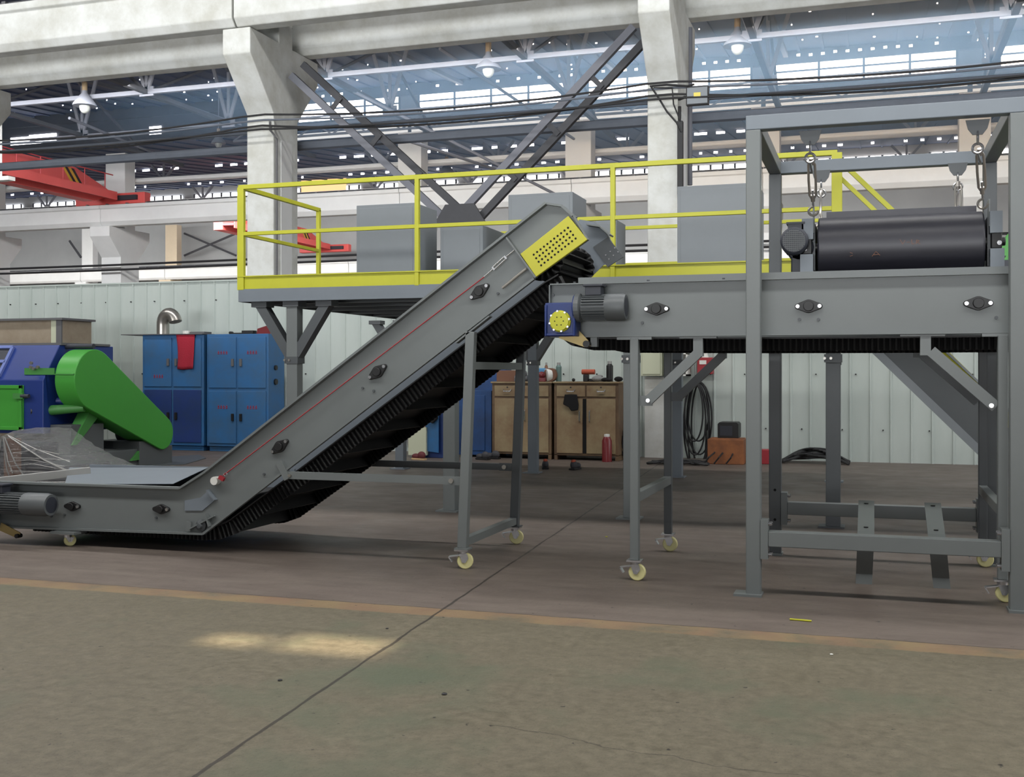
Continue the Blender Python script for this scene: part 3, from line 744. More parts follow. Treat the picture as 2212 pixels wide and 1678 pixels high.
# ------------------------------------------------------------------ inclined conveyor
YI, YJ = 8.2, 9.5
ic = T('inclined_conveyor', 'long inclined grey belt conveyor with yellow perforated head guard and red pull cord', 'conveyor', (-4.8, 8.8, 0))
low = [(-7.6, .136), (-5.412, .169), (-2.474, 2.264), (-2.048, 2.544)]
top = [(-2.161, 2.735), (-2.252, 2.814), (-2.374, 2.837), (-5.394, .69), (-5.632, .552), (-7.6, .545)]
prof = low + top
def strip(mb, pts, y, f_, w=.06, t=.012):
    for (a, b) in zip(pts, pts[1:]):
        A, B = Vector((a[0], y + f_ * w / 2, a[1])), Vector((b[0], y + f_ * w / 2, b[1]))
        mb.beam(A, B, w, t, up=(0, 0, 1))
pl = []
for y, f_ in ((YI, -1), (YJ, 1)):
    sh = lambda p: p if y < 9 or p[0] < -2.46 and p[1] > 2.7 or p not in [low[3]] + top[:3] else (p[0] - .075, p[1] + .045)
    mb = MB().prism([sh(p) for p in prof], 'y', y - .004, y + .004)
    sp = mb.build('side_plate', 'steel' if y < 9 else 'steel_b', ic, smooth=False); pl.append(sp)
    mb = MB(); strip(mb, low[:3], y, f_, .04, .018); strip(mb, [sh(p) for p in top[2:]], y, f_, .06, .018); strip(mb, [sh(p) for p in (top[2], top[1], top[0], low[3])], y, f_, .045, .01)
    mb.build('edge_flange', 'steel', sp, smooth=False)
# inner walls and far skirt of the loading hopper
MB().prism([(-7.6, .18), (-5.3, .18), (-5.25, .62), (-7.6, .60)], 'y', YJ - .05, YJ - .03).build('hopper_liner', 'steel_b', ic, smooth=False)
MB().add([(-7.6, 8.25, .43), (-5.35, 8.25, .43), (-5.35, 9.48, .43), (-7.6, 9.48, .43)], [(0, 1, 2, 3)]).build('carrying_belt', 'rubber', ic, smooth=False, solid=.01)
q1, q2, q3, q4 = at(140, 1046, 8.26), at(374, 1045, 8.26), at(449, 1010, 9.44), at(150, 1010, 9.44)
MB().add([q1, q2, q3, q4], [(0, 1, 2, 3)]).build('hopper_sheet', 'steel_b', ic, smooth=False, solid=.004)
# top cover between plates at the head
e = [(-2.161, 2.735), (-2.252, 2.814), (-2.374, 2.837)]
MB().prism([(-2.374, 2.837), (-2.252, 2.814), (-2.161, 2.735), (-2.17, 2.725), (-2.257, 2.803), (-2.374, 2.825)], 'y', YI - .05, YI + .10).prism([(-2.374, 2.837), (-2.252, 2.814), (-2.161, 2.735), (-2.17, 2.725), (-2.257, 2.803), (-2.374, 2.825)], 'y', YJ - .1, YJ + .05).build('head_cover', 'steel', ic, smooth=False)
# yellow guard
def guard(par, y, m, hole_m):
    G = [(-2.197, 2.73), (-2.048, 2.544), (-2.452, 2.274), (-2.579, 2.453)]
    g = MB().prism(G, 'y', y - .03, y).build('head_guard', m, par, bev=.004, smooth=False)
    a, b = Vector((-2.55, 0, 2.43)), Vector((-2.197, 0, 2.70))
    mb = MB()
    o_ = at(1153, 550, y - .03); c1 = at(1227, 492, y - .03); c2 = at(1169, 573, y - .03)
    for i in range(11):
        for j in range(4):
            p_ = o_ + (c1 - o_) * (i / 10) + (c2 - o_) * (j / 3)
            mb.cyl((p_.x, y - .0312, p_.z), (p_.x, y - .029, p_.z), .0085, 10)
    mb.build('perforation', hole_m, g)
guard(pl[0], YI - .02, 'lemon', 'hole')
MB().prism([(-2.20, 2.72), (-2.06, 2.545), (-2.2, 2.46), (-2.33, 2.64)], 'y', YJ - .02, YJ + .0).build('head_plate', 'steel_d', pl[1], smooth=False)
mb = MB()
for i in range(3):
    for j in range(2):
        p_ = Vector((-2.215 + i * .04 + j * .028, 0, 2.565 + i * .03 - j * .035)); mb.cyl((p_.x, YJ - .024, p_.z), (p_.x, YJ - .019, p_.z), .007, 8)
mb.build('perforation', 'chrome', pl[1])
# stiffener, pull rods, bolts
mb = MB().beam((-2.692, YI - .03, 2.585), (-2.455, YI - .03, 2.27), .05, .012, up=(1, 0, .7))
mb.build('stiffener', 'steel', ic, smooth=False)
MB().cyl(at(1085, 622, YI - .05), at(1137, 580, YI - .05), .012, 10).build('take_up_rod', 'galv', ic)
p0, p1 = at(482, 1027, YI - .04), at(1046, 598, YI - .04)
MB().cyl(p0, p1, .0048, 6).build('pull_cord', 'red', ic)
mb = MB(); q0, q1, q2, q3 = at(1046, 598, YI - .04), at(1066, 580, YI - .04), at(1092, 556, YI - .04), at(1111, 540, YI - .04)
d = (q3 - q0).normalized(); n = Vector((-d.z, 0, d.x)) * .011
mb.cyl(q0, q1, .005, 6).cyl(q1 + n, q2 + n, .0055, 6).cyl(q1 - n, q2 - n, .0055, 6).cyl(q2, q3, .005, 6).beam(q1 - n * 1.3, q1 + n * 1.3, .014, .014).beam(q2 - n * 1.3, q2 + n * 1.3, .014, .014)
mb.build('cord_tensioner', 'chrome', ic)
c = at(466, 1038, YI - .03)
sw = MB().cyl((c.x, YI - .06, c.z), (c.x, YI - .004, c.z), .035, 14).build('cord_switch', 'white', ic)
MB().beam(at(474, 1030, YI - .05), at(484, 1036, YI - .05), .03, .03).build('switch_lever', 'red', sw, smooth=False)
MB().ring(at(487, 1024, YI - .04), .016, .004).build('switch_ring', 'chrome', sw)
for u, v, b in ((606, 964, (1, 1)), (817, 803, (1, 1)), (1037, 630, (1, 1))): 
    p = at(u, v, YI - .004); flange_bearing(ic, p.x, p.z, YI - .004, math.radians(35.5), 1.0, b)
for u, v in ((158, 1093), (350, 1099)):
    p = at(u, v, YI - .004); flange_bearing(ic, p.x, p.z, YI - .004, 0, .9, (0, 1))
mb = MB()
for u, v in ((571, 1024), (600, 1002), (784, 838), (808, 844), (1076, 634), (140, 1112), (112, 1115), (338, 1118)): hexbolt(mb, at(u, v, YI - .004), .011)
mb.each('bolt', 'steel_d', ic)
pts = [at(*p_, YI - .02) for p_ in ((398, 1081), (398, 1103), (436, 1103), (466, 1078), (450, 1058), (432, 1075))]
MB().prism([(p.x, p.z) for p in pts], 'y', YI - .014, YI - .004).beam(at(449, 1058, YI - .03), at(466, 1080, YI - .03), .05, .01, up=(1, 0, .5)).build('splice_plate', 'steel_b', ic, smooth=False)
# corner pulley adjuster
c = at(434, 1135, YI - .02)
cb = MB().beam((c.x - .1, YI - .03, c.z - .03), (c.x + .14, YI - .03, c.z + .09), .04, .012).beam((c.x - .12, YI - .03, c.z - .05), (c.x - .11, YI - .03, c.z + .03), .05, .012).beam((c.x + .1, YI - .03, c.z + .0), (c.x + .06, YI - .03, c.z + .1), .05, .014).build('pulley_bracket', 'steel', ic, smooth=False)
MB().lathe([(.05, 0), (.05, .02), (.03, .03), (.02, .05), (.008, .052)], (c.x, YI - .004, c.z), (0, -1, 0), 18).build('pulley_bearing', 'steel_d', cb)
# belt: bottom run, incline return run, head roll
belt_run(ic, [(-7.3, .205), (-5.5, .205), (-5.36, .215), (-5.22, .265), (-4.5, .755), (-3.4, 1.53), (-2.42, 2.225), (-2.3, 2.29)], YI + .04, YJ - .03, .112)
hx, hz = -2.475, 2.445
hd = MB().cyl((hx, YI + .05, hz), (hx, YJ - .05, hz), .105, 30).build('head_drum', 'rubber', ic)
for k_ in range(8):
    t = math.radians(-125 + 28 * k_)
    a = Vector((hx + .10 * math.cos(t), (YI + YJ) / 2, hz + .10 * math.sin(t))); b = Vector((hx + .175 * math.cos(t), (YI + YJ) / 2, hz + .175 * math.sin(t)))
    MB().beam(a, b, YJ - YI - .34, .012, up=(math.sin(t), 0, -math.cos(t))).build('cleat', 'rubber', hd, smooth=False)
for yc in (YI + .16, YJ - .15):
    vs = []; N = 150
    for i in range(N + 1):
        t = math.radians(-135 + 275 * i / N); y = yc + .026 * math.sin(i * .62)
        for r2_ in (.10, .185): vs.append((hx + r2_ * math.cos(t), y, hz + r2_ * math.sin(t)))
    MB().add(vs, [(2 * i, 2 * i + 1, 2 * i + 3, 2 * i + 2) for i in range(N)]).build('side_wall', 'rubber', hd, solid=.008)
# legs
for y, xt, m in ((YI - .0, 0, 'steel'), (YJ + .02, -.0, 'steel_d')):  # far leg takes the shaded copy of the grey paint
    l = MB().beam((-3.06, y - .02, .165), (-2.99, y - .02, 1.86), .07, .075, up=(1, 0, 0)).build('leg', m, ic, smooth=False, bev=.005)
    MB().beam((-3.11, y - .02, 1.775), (-2.83, y - .02, 1.98), .07, .012).build('leg_plate', m, l, smooth=False)
    MB().box(-3.115, -3.0, y - .07, y + .03, .155, .167).build('foot_plate', m, l, smooth=False)
    caster(ic, -3.06, y - .02, .155, turn=.25)
    MB().box(-4.6, -3.15, y - .03, y + .01, .66, .72).box(-3.2, -3.04, y - .035, y - .028, .655, .725).build('tie_bar', m, ic, smooth=False)
    MB().beam((-4.68, y - .02, .80), (-4.60, y - .02, .66), .05, .06, up=(1, 0, 0)).build('tie_bracket', m, ic, smooth=False)
    MB().cyl((-3.15, y - .055, .69), (-3.15, y - .03, .69), .02, 10).cyl((-4.58, y - .05, .69), (-4.58, y - .03, .69), .014, 8).each('tie_bolt', 'galv', ic)
MB().box(-3.035, -2.975, YI, YJ, 1.565, 1.625).build('cross_bar', 'steel', ic, smooth=False)
MB().box(-3.09, -3.03, YI, YJ, .18, .24).build('cross_bar', 'steel', ic, smooth=False)
caster(ic, -6.79, 8.16, .115, r=.052, turn=1.1, brake=False)
MB().box(-6.92, -6.66, YI - .12, YI + .05, .115, .135).build('caster_plate', 'steel', ic, smooth=False)
caster(ic, -6.79, 9.45, .115, r=.052, turn=1.1, brake=False)
# tail drive
p = at(0, 1150, YI - .12); m0 = at(-25, 1083, YI - .16); m1 = at(111, 1083, YI - .16)
gearmotor(ic, m0.x - .13, .25, YI - .1, m0.x, m1.x, .375, YI - .16, r=.1)
a, b = at(15, 1146, YI - .05), at(40, 1157, YI - .05)
MB().prism([(a.x - .06, a.z + .07), (b.x + .02, b.z + .03), (b.x + .01, b.z - .02), (b.x - .02, b.z - .02), (a.x - .08, a.z)], 'y', YI - .056, YI - .046).build('torque_arm', 'tan_arm', ic, smooth=False)
MB().cyl((b.x, YI - .08, b.z), (b.x, YI - .02, b.z), .02, 12).build('arm_bush', 'black', ic)
# loose flat bar lying on the hopper edge
A, B = at(-60, 1046, 8.22), at(195, 1017, 9.0)
tag(MB().beam(A, B, .05, .075).build('loose_bar', 'silver', org=A.lerp(B, .5), smooth=False, bev=.004), 'loose pale metal bar lying across the conveyor hopper at left', 'bar')

# ------------------------------------------------------------------ gantry frame that carries the magnet
gf = T('gantry_frame', 'tall grey square tube frame on the right holding the black magnetic separator', 'frame', (0, 8.7, 0))
W = .1; X0, X1 = -.784, .892; Y0, Y1 = 7.85, 9.65; ZT = 3.316
for x in (X0, X1):
    for y in (Y0, Y1):
        l = MB().box(x - .05, x + .05, y - .05, y + .05, 0 if y < 9 else .0, ZT - .1).build('post', 'steel' if y < 9 else 'steel_d', gf, bev=.006, smooth=False)  # rear posts darker: shade put into the paint colour
        MB().box(x - .13 if x < 0 else x - .06, x + .06 if x < 0 else x + .13, y - .09, y + .07, 0, .016).build('foot_plate', 'steel', l, smooth=False)
    MB().box(x - .05, x + .05, Y0 + .05, Y1 - .05, ZT - .1, ZT).build('side_beam', 'steel', gf, bev=.006, smooth=False)
for y in (Y0, Y1):
    MB().box(X0 - .05, X1 + .05, y - .05, y + .05, ZT - .1, ZT).build('top_beam', 'steel_b', gf, bev=.006, smooth=False)
    MB().box(X0 + .1, X1 - .1, y - .05, y + .05, .345, .45).build('lower_bar', 'steel', gf, bev=.005, smooth=False)
    for x, s_ in ((X0, 1), (X1, -1)):
        p_ = MB().box(min(x + s_ * .05, x + s_ * .1), max(x + s_ * .05, x + s_ * .1), y - .055, y + .055, .26, .53).build('joint_plate', 'steel', gf, smooth=False)
        mb = MB()
        for z in (.29, .5): mb.cyl((x + s_ * .1, y + .03, z), (x + s_ * .125, y + .03, z), .012, 8).cyl((x + s_ * .1, y - .03, z), (x + s_ * .125, y - .03, z), .012, 8)
        mb.each('bolt', 'chrome', p_)
for x in (X0 + .0,):
    MB().cyl((x, Y1 - .052, .55), (x, Y1 - .049, .55), .012, 8).cyl((x, Y1 - .052, .3), (x, Y1 - .049, .3), .012, 8).each('post_hole', 'hole', gf)
# bent plates standing across the lower bars
def bent_plate(u, w, label, lean):
    xb, xt = at(u, 1235, 8.5).x, at(u + lean, 1120, 8.6).x
    o = T('bent_plate', label, 'bracket', (xb, 8.5, 0))
    line = [(8.5, .0), (8.5, .075), (8.32, .385), (8.36, .40), (8.9, .56)]
    vs = []
    for y, z in line:
        x = xb + (xt - xb) * min(1, z / .4); vs += [(x - w / 2, y, z), (x + w / 2, y, z)]
    MB().add(vs, [(2 * i, 2 * i + 1, 2 * i + 3, 2 * i + 2) for i in range(len(line) - 1)]).build('plate', 'steel', o, smooth=False, solid=.012)
    mb = MB()
    for y in (8.42, 8.84): z = .40 + (y - 8.36) * .16 / .54; mb.cyl((xt, y, z + .004), (xt, y, z + .01), .016, 12)
    mb.each('bolt_hole', 'hole', o)
bent_plate(1866, .115, 'left one of the two bent grey plates standing behind the lower front bar', 5)
bent_plate(2035, .115, 'right one of the two bent grey plates standing behind the lower front bar', -16)

# ------------------------------------------------------------------ magnetic separator
ms = T('magnetic_separator', 'black overband magnet with a wide rubber belt hung in the grey frame', 'magnet', (.15, 8.8, 2.46))
r = .225; ya, ybk = 8.5, 9.15; zc = 2.455
def loop(r_): 
    return [(ya + r_ * math.cos(t), zc + r_ * math.sin(t)) for t in [math.radians(90 + 180 * k_ / 20) for k_ in range(21)]] + [(ybk + r_ * math.cos(t), zc + r_ * math.sin(t)) for t in [math.radians(-90 + 180 * k_ / 20) for k_ in range(21)]]
xl, xr = at(1768, 540, 8.45).x, at(2124, 520, 8.45).x
MB().prism(loop(r), 'x', xl, xr).build('belt', 'drum', ms, bev=.012)
mk = MB()
for u0, v0, u1, v1 in ((1944, 517, 1950, 527), (1950, 527, 1955, 519), (1958, 523, 1966, 523), (1969, 517, 1970, 527), (1970, 527, 1976, 526), (1980, 518, 1979, 527), (1980, 518, 1986, 520), (1986, 520, 1981, 523), (1981, 523, 1988, 527), (1884, 553, 1892, 543), (1892, 543, 1901, 551), (1886, 550, 1898, 549), (1836, 545, 1842, 547), (1842, 551, 1836, 553)):
    z_ = lambda v: at(1900, v, ya - r).z
    yy_ = lambda z: ya - math.sqrt(max(0.0, r * r - (z - zc) ** 2)) - .001
    A, B = at(u0, v0, ya - r), at(u1, v1, ya - r); mk.beam((A.x, yy_(A.z), A.z), (B.x, yy_(B.z), B.z), .004, .003)
mk.build('chalk_mark', 'brown', ms, smooth=False)
mb = MB()
mb.prism([(8.62, zc + r), (8.66, zc + r), (8.66, zc + r + .06), (8.62, zc + r + .06)], 'x', xl + .05, xr - .03)
mb.prism([(9.0, zc - r - .03), (9.03, zc - r - .03), (9.03, zc - r), (9.0, zc - r)], 'x', xl + .05, xr - .05)
mb.build('cleat', 'drum', ms, smooth=False)
for x, s_ in ((xl, -1), (xr, 1)):
    MB().box(min(x + s_ * .02, x + s_ * .05), max(x + s_ * .02, x + s_ * .05), ya - .12, ybk + .12, zc - .17, zc + .17).build('side_frame', 'steel_d', ms, smooth=False)
    MB().box(min(x + s_ * .03, x + s_ * .11), max(x + s_ * .03, x + s_ * .11), 8.30, 8.42, zc + .05, zc + .2).build('mount_block', 'steel_b', ms, smooth=False); MB().box(min(x + s_ * .03, x + s_ * .12), max(x + s_ * .03, x + s_ * .12), 8.28, 8.42, zc - .2, zc - .06).build('mount_block', 'steel_b', ms, smooth=False)
    b = MB().cyl((x, 8.42, zc), (x + s_ * .14, 8.42, zc), .03, 14).box(min(x + s_ * .04, x + s_ * .11), max(x + s_ * .04, x + s_ * .11), 8.33, 8.5, zc - .055, zc + .055).build('shaft_bearing', 'black', ms, bev=.006)
    MB().cyl((x + s_ * .09, 8.30, zc - .02), (x + s_ * .09, 8.33, zc - .02), .016, 10).build('bearing_bolt', 'chrome', b)
    for y in (8.38, 9.25):
        MB().box(x + s_ * .03 - .005, x + s_ * .03 + .005, y - .04, y + .04, zc + .1, zc + .29).build('lifting_lug', 'steel', ms, smooth=False)
MB().prism([(xr - .12, zc - .235), (xr + .15, zc - .10), (xr + .15, zc - .09), (xr + .02, zc - .12)], 'y', 8.5, 9.1).build('deflector', 'steel_d', ms, smooth=False)
# drive motor seen end-on
c = at(1716, 521, 8.25)
mb = MB().lathe([(.085, .06), (.085, .3)], (c.x, 8.2, c.z), (0, 1, 0), 24)
for k_ in range(22):
    t = 2 * PI * k_ / 22; d = Vector((math.cos(t), 0, math.sin(t)))
    mb.beam(Vector((c.x, 8.27, c.z)) + d * .09, Vector((c.x, 8.48, c.z)) + d * .09, .006, .02, up=d)
mo = mb.build('motor', 'motor_d', ms, smooth=False)
MB().lathe([(.05, 0), (.085, .0), (.098, .012), (.1, .08)], (c.x, 8.2, c.z), (0, 1, 0), 28).build('fan_cover', 'motor_d', mo)
mb = MB()
for i in range(-5, 6):
    h_ = math.sqrt(max(0, .078 ** 2 - (i * .014) ** 2))
    mb.box(c.x + i * .014 - .002, c.x + i * .014 + .002, 8.192, 8.199, c.z - h_, c.z + h_).box(c.x - h_, c.x + h_, 8.193, 8.198, c.z + i * .014 - .002, c.z + i * .014 + .002)
mb.build('fan_grille', 'motor', mo, smooth=False)
MB().box(c.x - .05, c.x + .06, 8.3, 8.42, c.z + .09, c.z + .13).box(c.x - .06, c.x + .07, 8.29, 8.43, c.z + .13, c.z + .145).build('terminal_box', 'motor_d', mo, smooth=False)
MB().box(c.x - .03, c.x + .10, 8.34, 8.56, zc - .22, zc + .06).cyl((c.x + .03, 8.34, zc), (c.x + .03, 8.58, zc), .1, 18).build('gearbox', 'motor_d', ms, bev=.01)
MB().cyl((c.x + .05, 8.42, zc), (xl, 8.42, zc), .022, 12).build('drive_shaft', 'galv', ms)

# turnbuckles
def turnbuckle(top, bot, label, flat=True):
    t, b = Vector(top), Vector(bot)
    o = T('turnbuckle', label, 'turnbuckle', t, 'turnbuckles holding the magnet')
    MB().prism([(t.x - .075, t.z + .0), (t.x + .075, t.z + .0), (t.x + .06, t.z - .06), (t.x + .03, t.z - .1), (t.x - .03, t.z - .1), (t.x - .06, t.z - .06)], 'y', t.y - .006, t.y + .006).build('lug', 'steel_d', o, smooth=False)
    d = (b - t).normalized(); L = (b - t).length
    P_ = lambda k_: t + d * (L * k_)
    q = t + Vector((0, 0, -.09))
    MB().ring((q.x, q.y, q.z - .03), .026, .007, 'x', sz=1.6).build('shackle', 'chrome', o)
    MB().ring((q.x, q.y, q.z - .1), .032, .009, 'y').build('eye', 'chrome', o)
    a, e_ = P_(.36), P_(.83)
    side = Vector((1, 0, 0)) if flat else Vector((0, 1, 0))
    n = (side - d * side.dot(d)).normalized() * .022
    mb = MB()
    m_ = a.lerp(e_, .5)
    for s_ in (1, -1):
        mb.tube([a + n * .3 * s_, a.lerp(e_, .1) + n * s_, m_ + n * 1.1 * s_, a.lerp(e_, .9) + n * s_, e_ + n * .3 * s_], .009, 8)
    mb.cyl(a - d * .02, a + d * .03, .016, 10).cyl(e_ - d * .03, e_ + d * .02, .016, 10)
    mb.build('body', 'galv', o)
    MB().cyl(Vector((q.x, q.y, q.z - .13)), P_(.5), .008, 8).cyl(P_(.72), P_(.93), .008, 8).build('threaded_rod', 'chrome', o)
    h_ = P_(.93)
    MB().ring((h_.x, h_.y, h_.z - .032), .032, .009, 'y', t0=PI / 2, t1=2 * PI + .1).build('hook', 'galv', o)
    return o
zu = ZT - .1
pf = lambda u, v, y: at(u, v, y)
turnbuckle((at(1750, 270, 7.95).x, 7.95, zu), (xl - .03, 8.34, zc + .25), 'front left turnbuckle hanging from the grey frame, beside the motor')
turnbuckle((at(2112, 240, 7.95).x, 7.95, zu), (xr - .01, 8.34, zc + .25), 'front right turnbuckle hanging from the grey frame, with its hook showing')
turnbuckle((at(1774, 350, 9.55).x, 9.55, zu), (at(1772, 470, 9.3).x, 9.3, zc + .25), 'rear left turnbuckle hanging from the back beam of the grey frame', False)
turnbuckle((at(2069, 330, 9.55).x, 9.55, zu), (at(2072, 436, 9.3).x, 9.3, zc + .25), 'rear right turnbuckle hanging from the back beam of the grey frame')

# ------------------------------------------------------------------ mezzanine platform with yellow railing
PYF, PYR = 11.4, 16.4
PX0, PX1 = -7.05, -.33
mz = T('mezzanine_platform', 'grey steel platform on posts with a bright yellow railing and kick board', 'platform', (-3.7, 13.9, 0))
MB().box(PX0, -4.36, PYF - .04, PYF, 2.36, 2.51).box(-4.34, PX1, PYF - .04, PYF, 2.36, 2.51).build('front_channel', 'steel_b', mz, smooth=False, bev=.004)
MB().box(PX0, PX0 + .04, PYF, PYR, 2.36, 2.51).build('side_channel', 'steel_d', mz, smooth=False)
MB().box(PX0, PX1, PYR, PYR + .04, 2.36, 2.51).build('rear_channel', 'steel', mz, smooth=False)
MB().box(PX0 + .04, PX1, PYF, PYR, 2.50, 2.512).build('deck_plate', 'steel_d', mz, smooth=False)
for y in (11.9, 12.6, 13.4, 14.2, 15.0, 15.8):
    MB().box(PX0 + .04, PX1, y - .04, y + .04, 2.36, 2.5).build('joist', 'steel_d', mz, smooth=False)
MB().box(PX0, PX1, PYF - .02, PYF - .008, 2.51, 2.65).box(PX0, PX1, PYF - .055, PYF, 2.65, 2.662).build('kick_board', 'yellow', mz, smooth=False)
MB().box(-7.05, PX1, PYR - .02, PYR - .008, 2.51, 2.65).build('kick_board', 'yellow', mz, smooth=False)
def rail(p, q, w=.05): return MB().beam(p, q, w, w).build('rail', 'yellow', mz, smooth=False, bev=.004)
rail((PX0, PYF - .02, 3.70), (PX1, PYF - .02, 3.70)); rail((PX0, PYF - .02, 3.155), (PX1, PYF - .02, 3.155), .042)
rail((PX0 + .03, PYF, 3.70), (PX0 + .03, 13.3, 3.70)); rail((PX0 + .03, PYF, 3.155), (PX0 + .03, 13.3, 3.155), .042)
rail((-5.5, PYR, 3.70), (PX1, PYR, 3.70)); rail((-5.5, PYR, 3.155), (PX1, PYR, 3.155), .042)
for x, y, w in ((-7.02, PYF - .02, .085), (-4.796, PYF - .02, .05), (-2.583, PYF - .02, .05), (-.334, PYF - .02, .1), (PX0 + .03, 13.28, .05), (-.36, PYR, .05)):
    MB().box(x - w / 2, x + w / 2, y - .025, y + .025, 2.5, 3.70).build('railing_post', 'yellow', mz, smooth=False, bev=.004)
def ypost(x, y, m='steel', brace=True, ang=0):
    w = .07
    p_ = MB().box(x - w, x + w, y - w, y + w, .012, 2.36).build('post', m, mz, smooth=False, bev=.006)
    MB().box(x - .14, x + .11, y - .12, y + .12, 0, .016).build('base_plate', m, p_, smooth=False)
    mb = MB().box(x - w - .015, x + w + .015, y - w - .015, y + w + .015, 1.64, 1.72).box(x - .1, x + .1, y - .1, y + .1, 2.3, 2.36)
    if brace:
        for s_ in (-1, 1):
            mb.beam((x + s_ * .03, y, 1.72), (x + s_ * .43, y, 2.33), .11, .13, up=(0, 1, 0)).box(x + s_ * .42 - .1, x + s_ * .42 + .1, y - .09, y + .09, 2.3, 2.36)
    mb.build('knee_brace', 'steel_d', p_, smooth=False)
    mb = MB()
    for s_ in (-1, 1): mb.cyl((x - .03 + s_ * .03 - .02, y - w - .03, 1.68), (x - .03 + s_ * .03 - .02, y - w - .012, 1.68), .014, 8)
    mb.each('brace_bolt', 'galv', p_)
for x in (-6.4, -4.45, -2.42, -.373): ypost(x, 11.52, 'steel' if x < -.5 else 'steel_d', brace=x < -6 or x > 5)
for x in (-7.13, -4.93, -2.72, -.5): ypost(x, 16.25, 'steel_b', brace=x < -4)

# stairs at the right end
st = T('staircase', 'grey stair stringer with yellow handrails going down right behind the conveyor', 'stairs', (.6, 11.6, 0))
def seg(u0, v0, u1, v1, Y, w, h, nm_, m, par=st): return MB().beam(at(u0, v0, Y), at(u1, v1, Y), w, h).build(nm_, m, par, smooth=False)
a, b = at(1760, 632, 11.5), at(2300, 1150, 11.5)
d = (b - a).normalized(); n = Vector((-d.z, 0, d.x)) * -1
if n.z < 0: n = -n
end = a + d * ((0.02 - a.z) / d.z)
MB().beam(a + n * .22, end + n * .22, .012, .46, up=tuple(n)).build('stringer', 'steel_d', st, smooth=False)
MB().beam(a + Vector((0, -.03, 0)), end + Vector((0, -.03, 0)), .06, .075, up=tuple(n)).beam(a + n * .45 + Vector((0, -.05, 0)), end + n * .45 + Vector((0, -.05, 0)), .11, .02, up=tuple(n)).build('stringer_flange', 'box', st, smooth=False)
MB().beam(a + n * .22 + Vector((0, .9, 0)), end + n * .22 + Vector((0, .9, 0)), .012, .46, up=tuple(n)).build('stringer', 'steel_d', st, smooth=False)
for i in range(9):
    c = a.lerp(end, (i + .6) / 9.6) + n * .22
    MB().box(c.x - .13, c.x + .13, 11.51, 12.39, c.z + .02, c.z + .04).build('tread', 'steel_d', st, smooth=False)
for yy in (11.47,):
    f_ = lambda u, v: at(u, v, 11.47) + Vector((0, yy - 11.47, 0))
    k1, k2 = f_(1812, 548), f_(2330, 1052)
    if yy > 12: k1, k2 = k1, k2
    MB().beam(k1, k2, .012, .12).build('kick_rail', 'yellow', st, smooth=False)
    h1, h2 = f_(1812, 345), f_(2330, 790 if yy < 12 else 790)
    MB().beam(h1, h1 + (k2 - k1), .045, .045).build('handrail', 'yellow', st, smooth=False)
    m1 = (h1 + k1) / 2 + Vector((0, 0, .3))
    MB().beam(m1, m1 + (k2 - k1), .04, .04).build('middle_rail', 'yellow', st, smooth=False)
    for t in (.33, .62, .9):
        c0, c1 = k1.lerp(k2, t), h1 + (k2 - k1) * t
        MB().box(c0.x - .022, c0.x + .022, yy - .02, yy + .02, c0.z, c1.z).build('handrail_post', 'yellow', st, smooth=False)

# ------------------------------------------------------------------ grey boxes on the platform
def deck_box(u0, u1, v0, Y, dep, label, u1b=None):
    a, b = at(u0, v0, Y), at(u1, v0, Y)
    o = T('control_box', label, 'box', ((a.x + b.x) / 2, Y + dep / 2, 2.512))
    MB().box(a.x, b.x, Y, Y + dep, 2.512, a.z).build('housing', 'box', o, smooth=False, bev=.006)
    MB().box(a.x + .04, b.x - .04, Y - .006, Y + .001, 2.56, a.z - .04).build('front_panel', 'box', o, smooth=False, bev=.003)
    return o
deck_box(770, 898, 444, 12.6, .70, 'tall grey box behind the left part of the yellow railing')
deck_box(951, 1043, 490, 12.9, .85, 'low grey box right of the tall left box, below the V brace')
deck_box(1098, 1237, 421, 13.0, .68, 'tall grey box behind the head of the inclined conveyor')
deck_box(1285, 1332, 476, 13.0, .5, 'small grey box just behind the yellow railing post right of the conveyor head')
deck_box(1463, 1636, 403, 13.2, .8, 'tallest grey box, partly hidden by the left upright of the hoist frame')
c = at(2185, 530, 14.2)
o = T('machine_hood', 'green and dark rounded machine hood glimpsed at the right edge inside the hoist frame', 'machine', (c.x, 14.2, 2.512))
pts = [(c.x - .17 + .3 - .3 * math.cos(t), 2.75 + .5 * math.sin(t)) for t in [PI * k_ / 16 for k_ in range(17)]]
MB().prism([(c.x - .17, 2.512)] + pts + [(c.x + .43, 2.512)], 'y', 14.2, 14.7).build('hood', 'green', o, bev=.01)
MB().box(c.x - .14, c.x + .05, 14.1, 14.2, 2.512, 2.85).build('opening', 'motor_d', o, smooth=False)
MB().box(c.x - .4, c.x + .9, 13.9, 15.2, 2.36, 2.51).box(c.x - .3, c.x - .2, 14.0, 14.1, 0, 2.36).box(c.x + .7, c.x + .8, 15.0, 15.1, 0, 2.36).build('stand', 'steel_d', o, smooth=False)

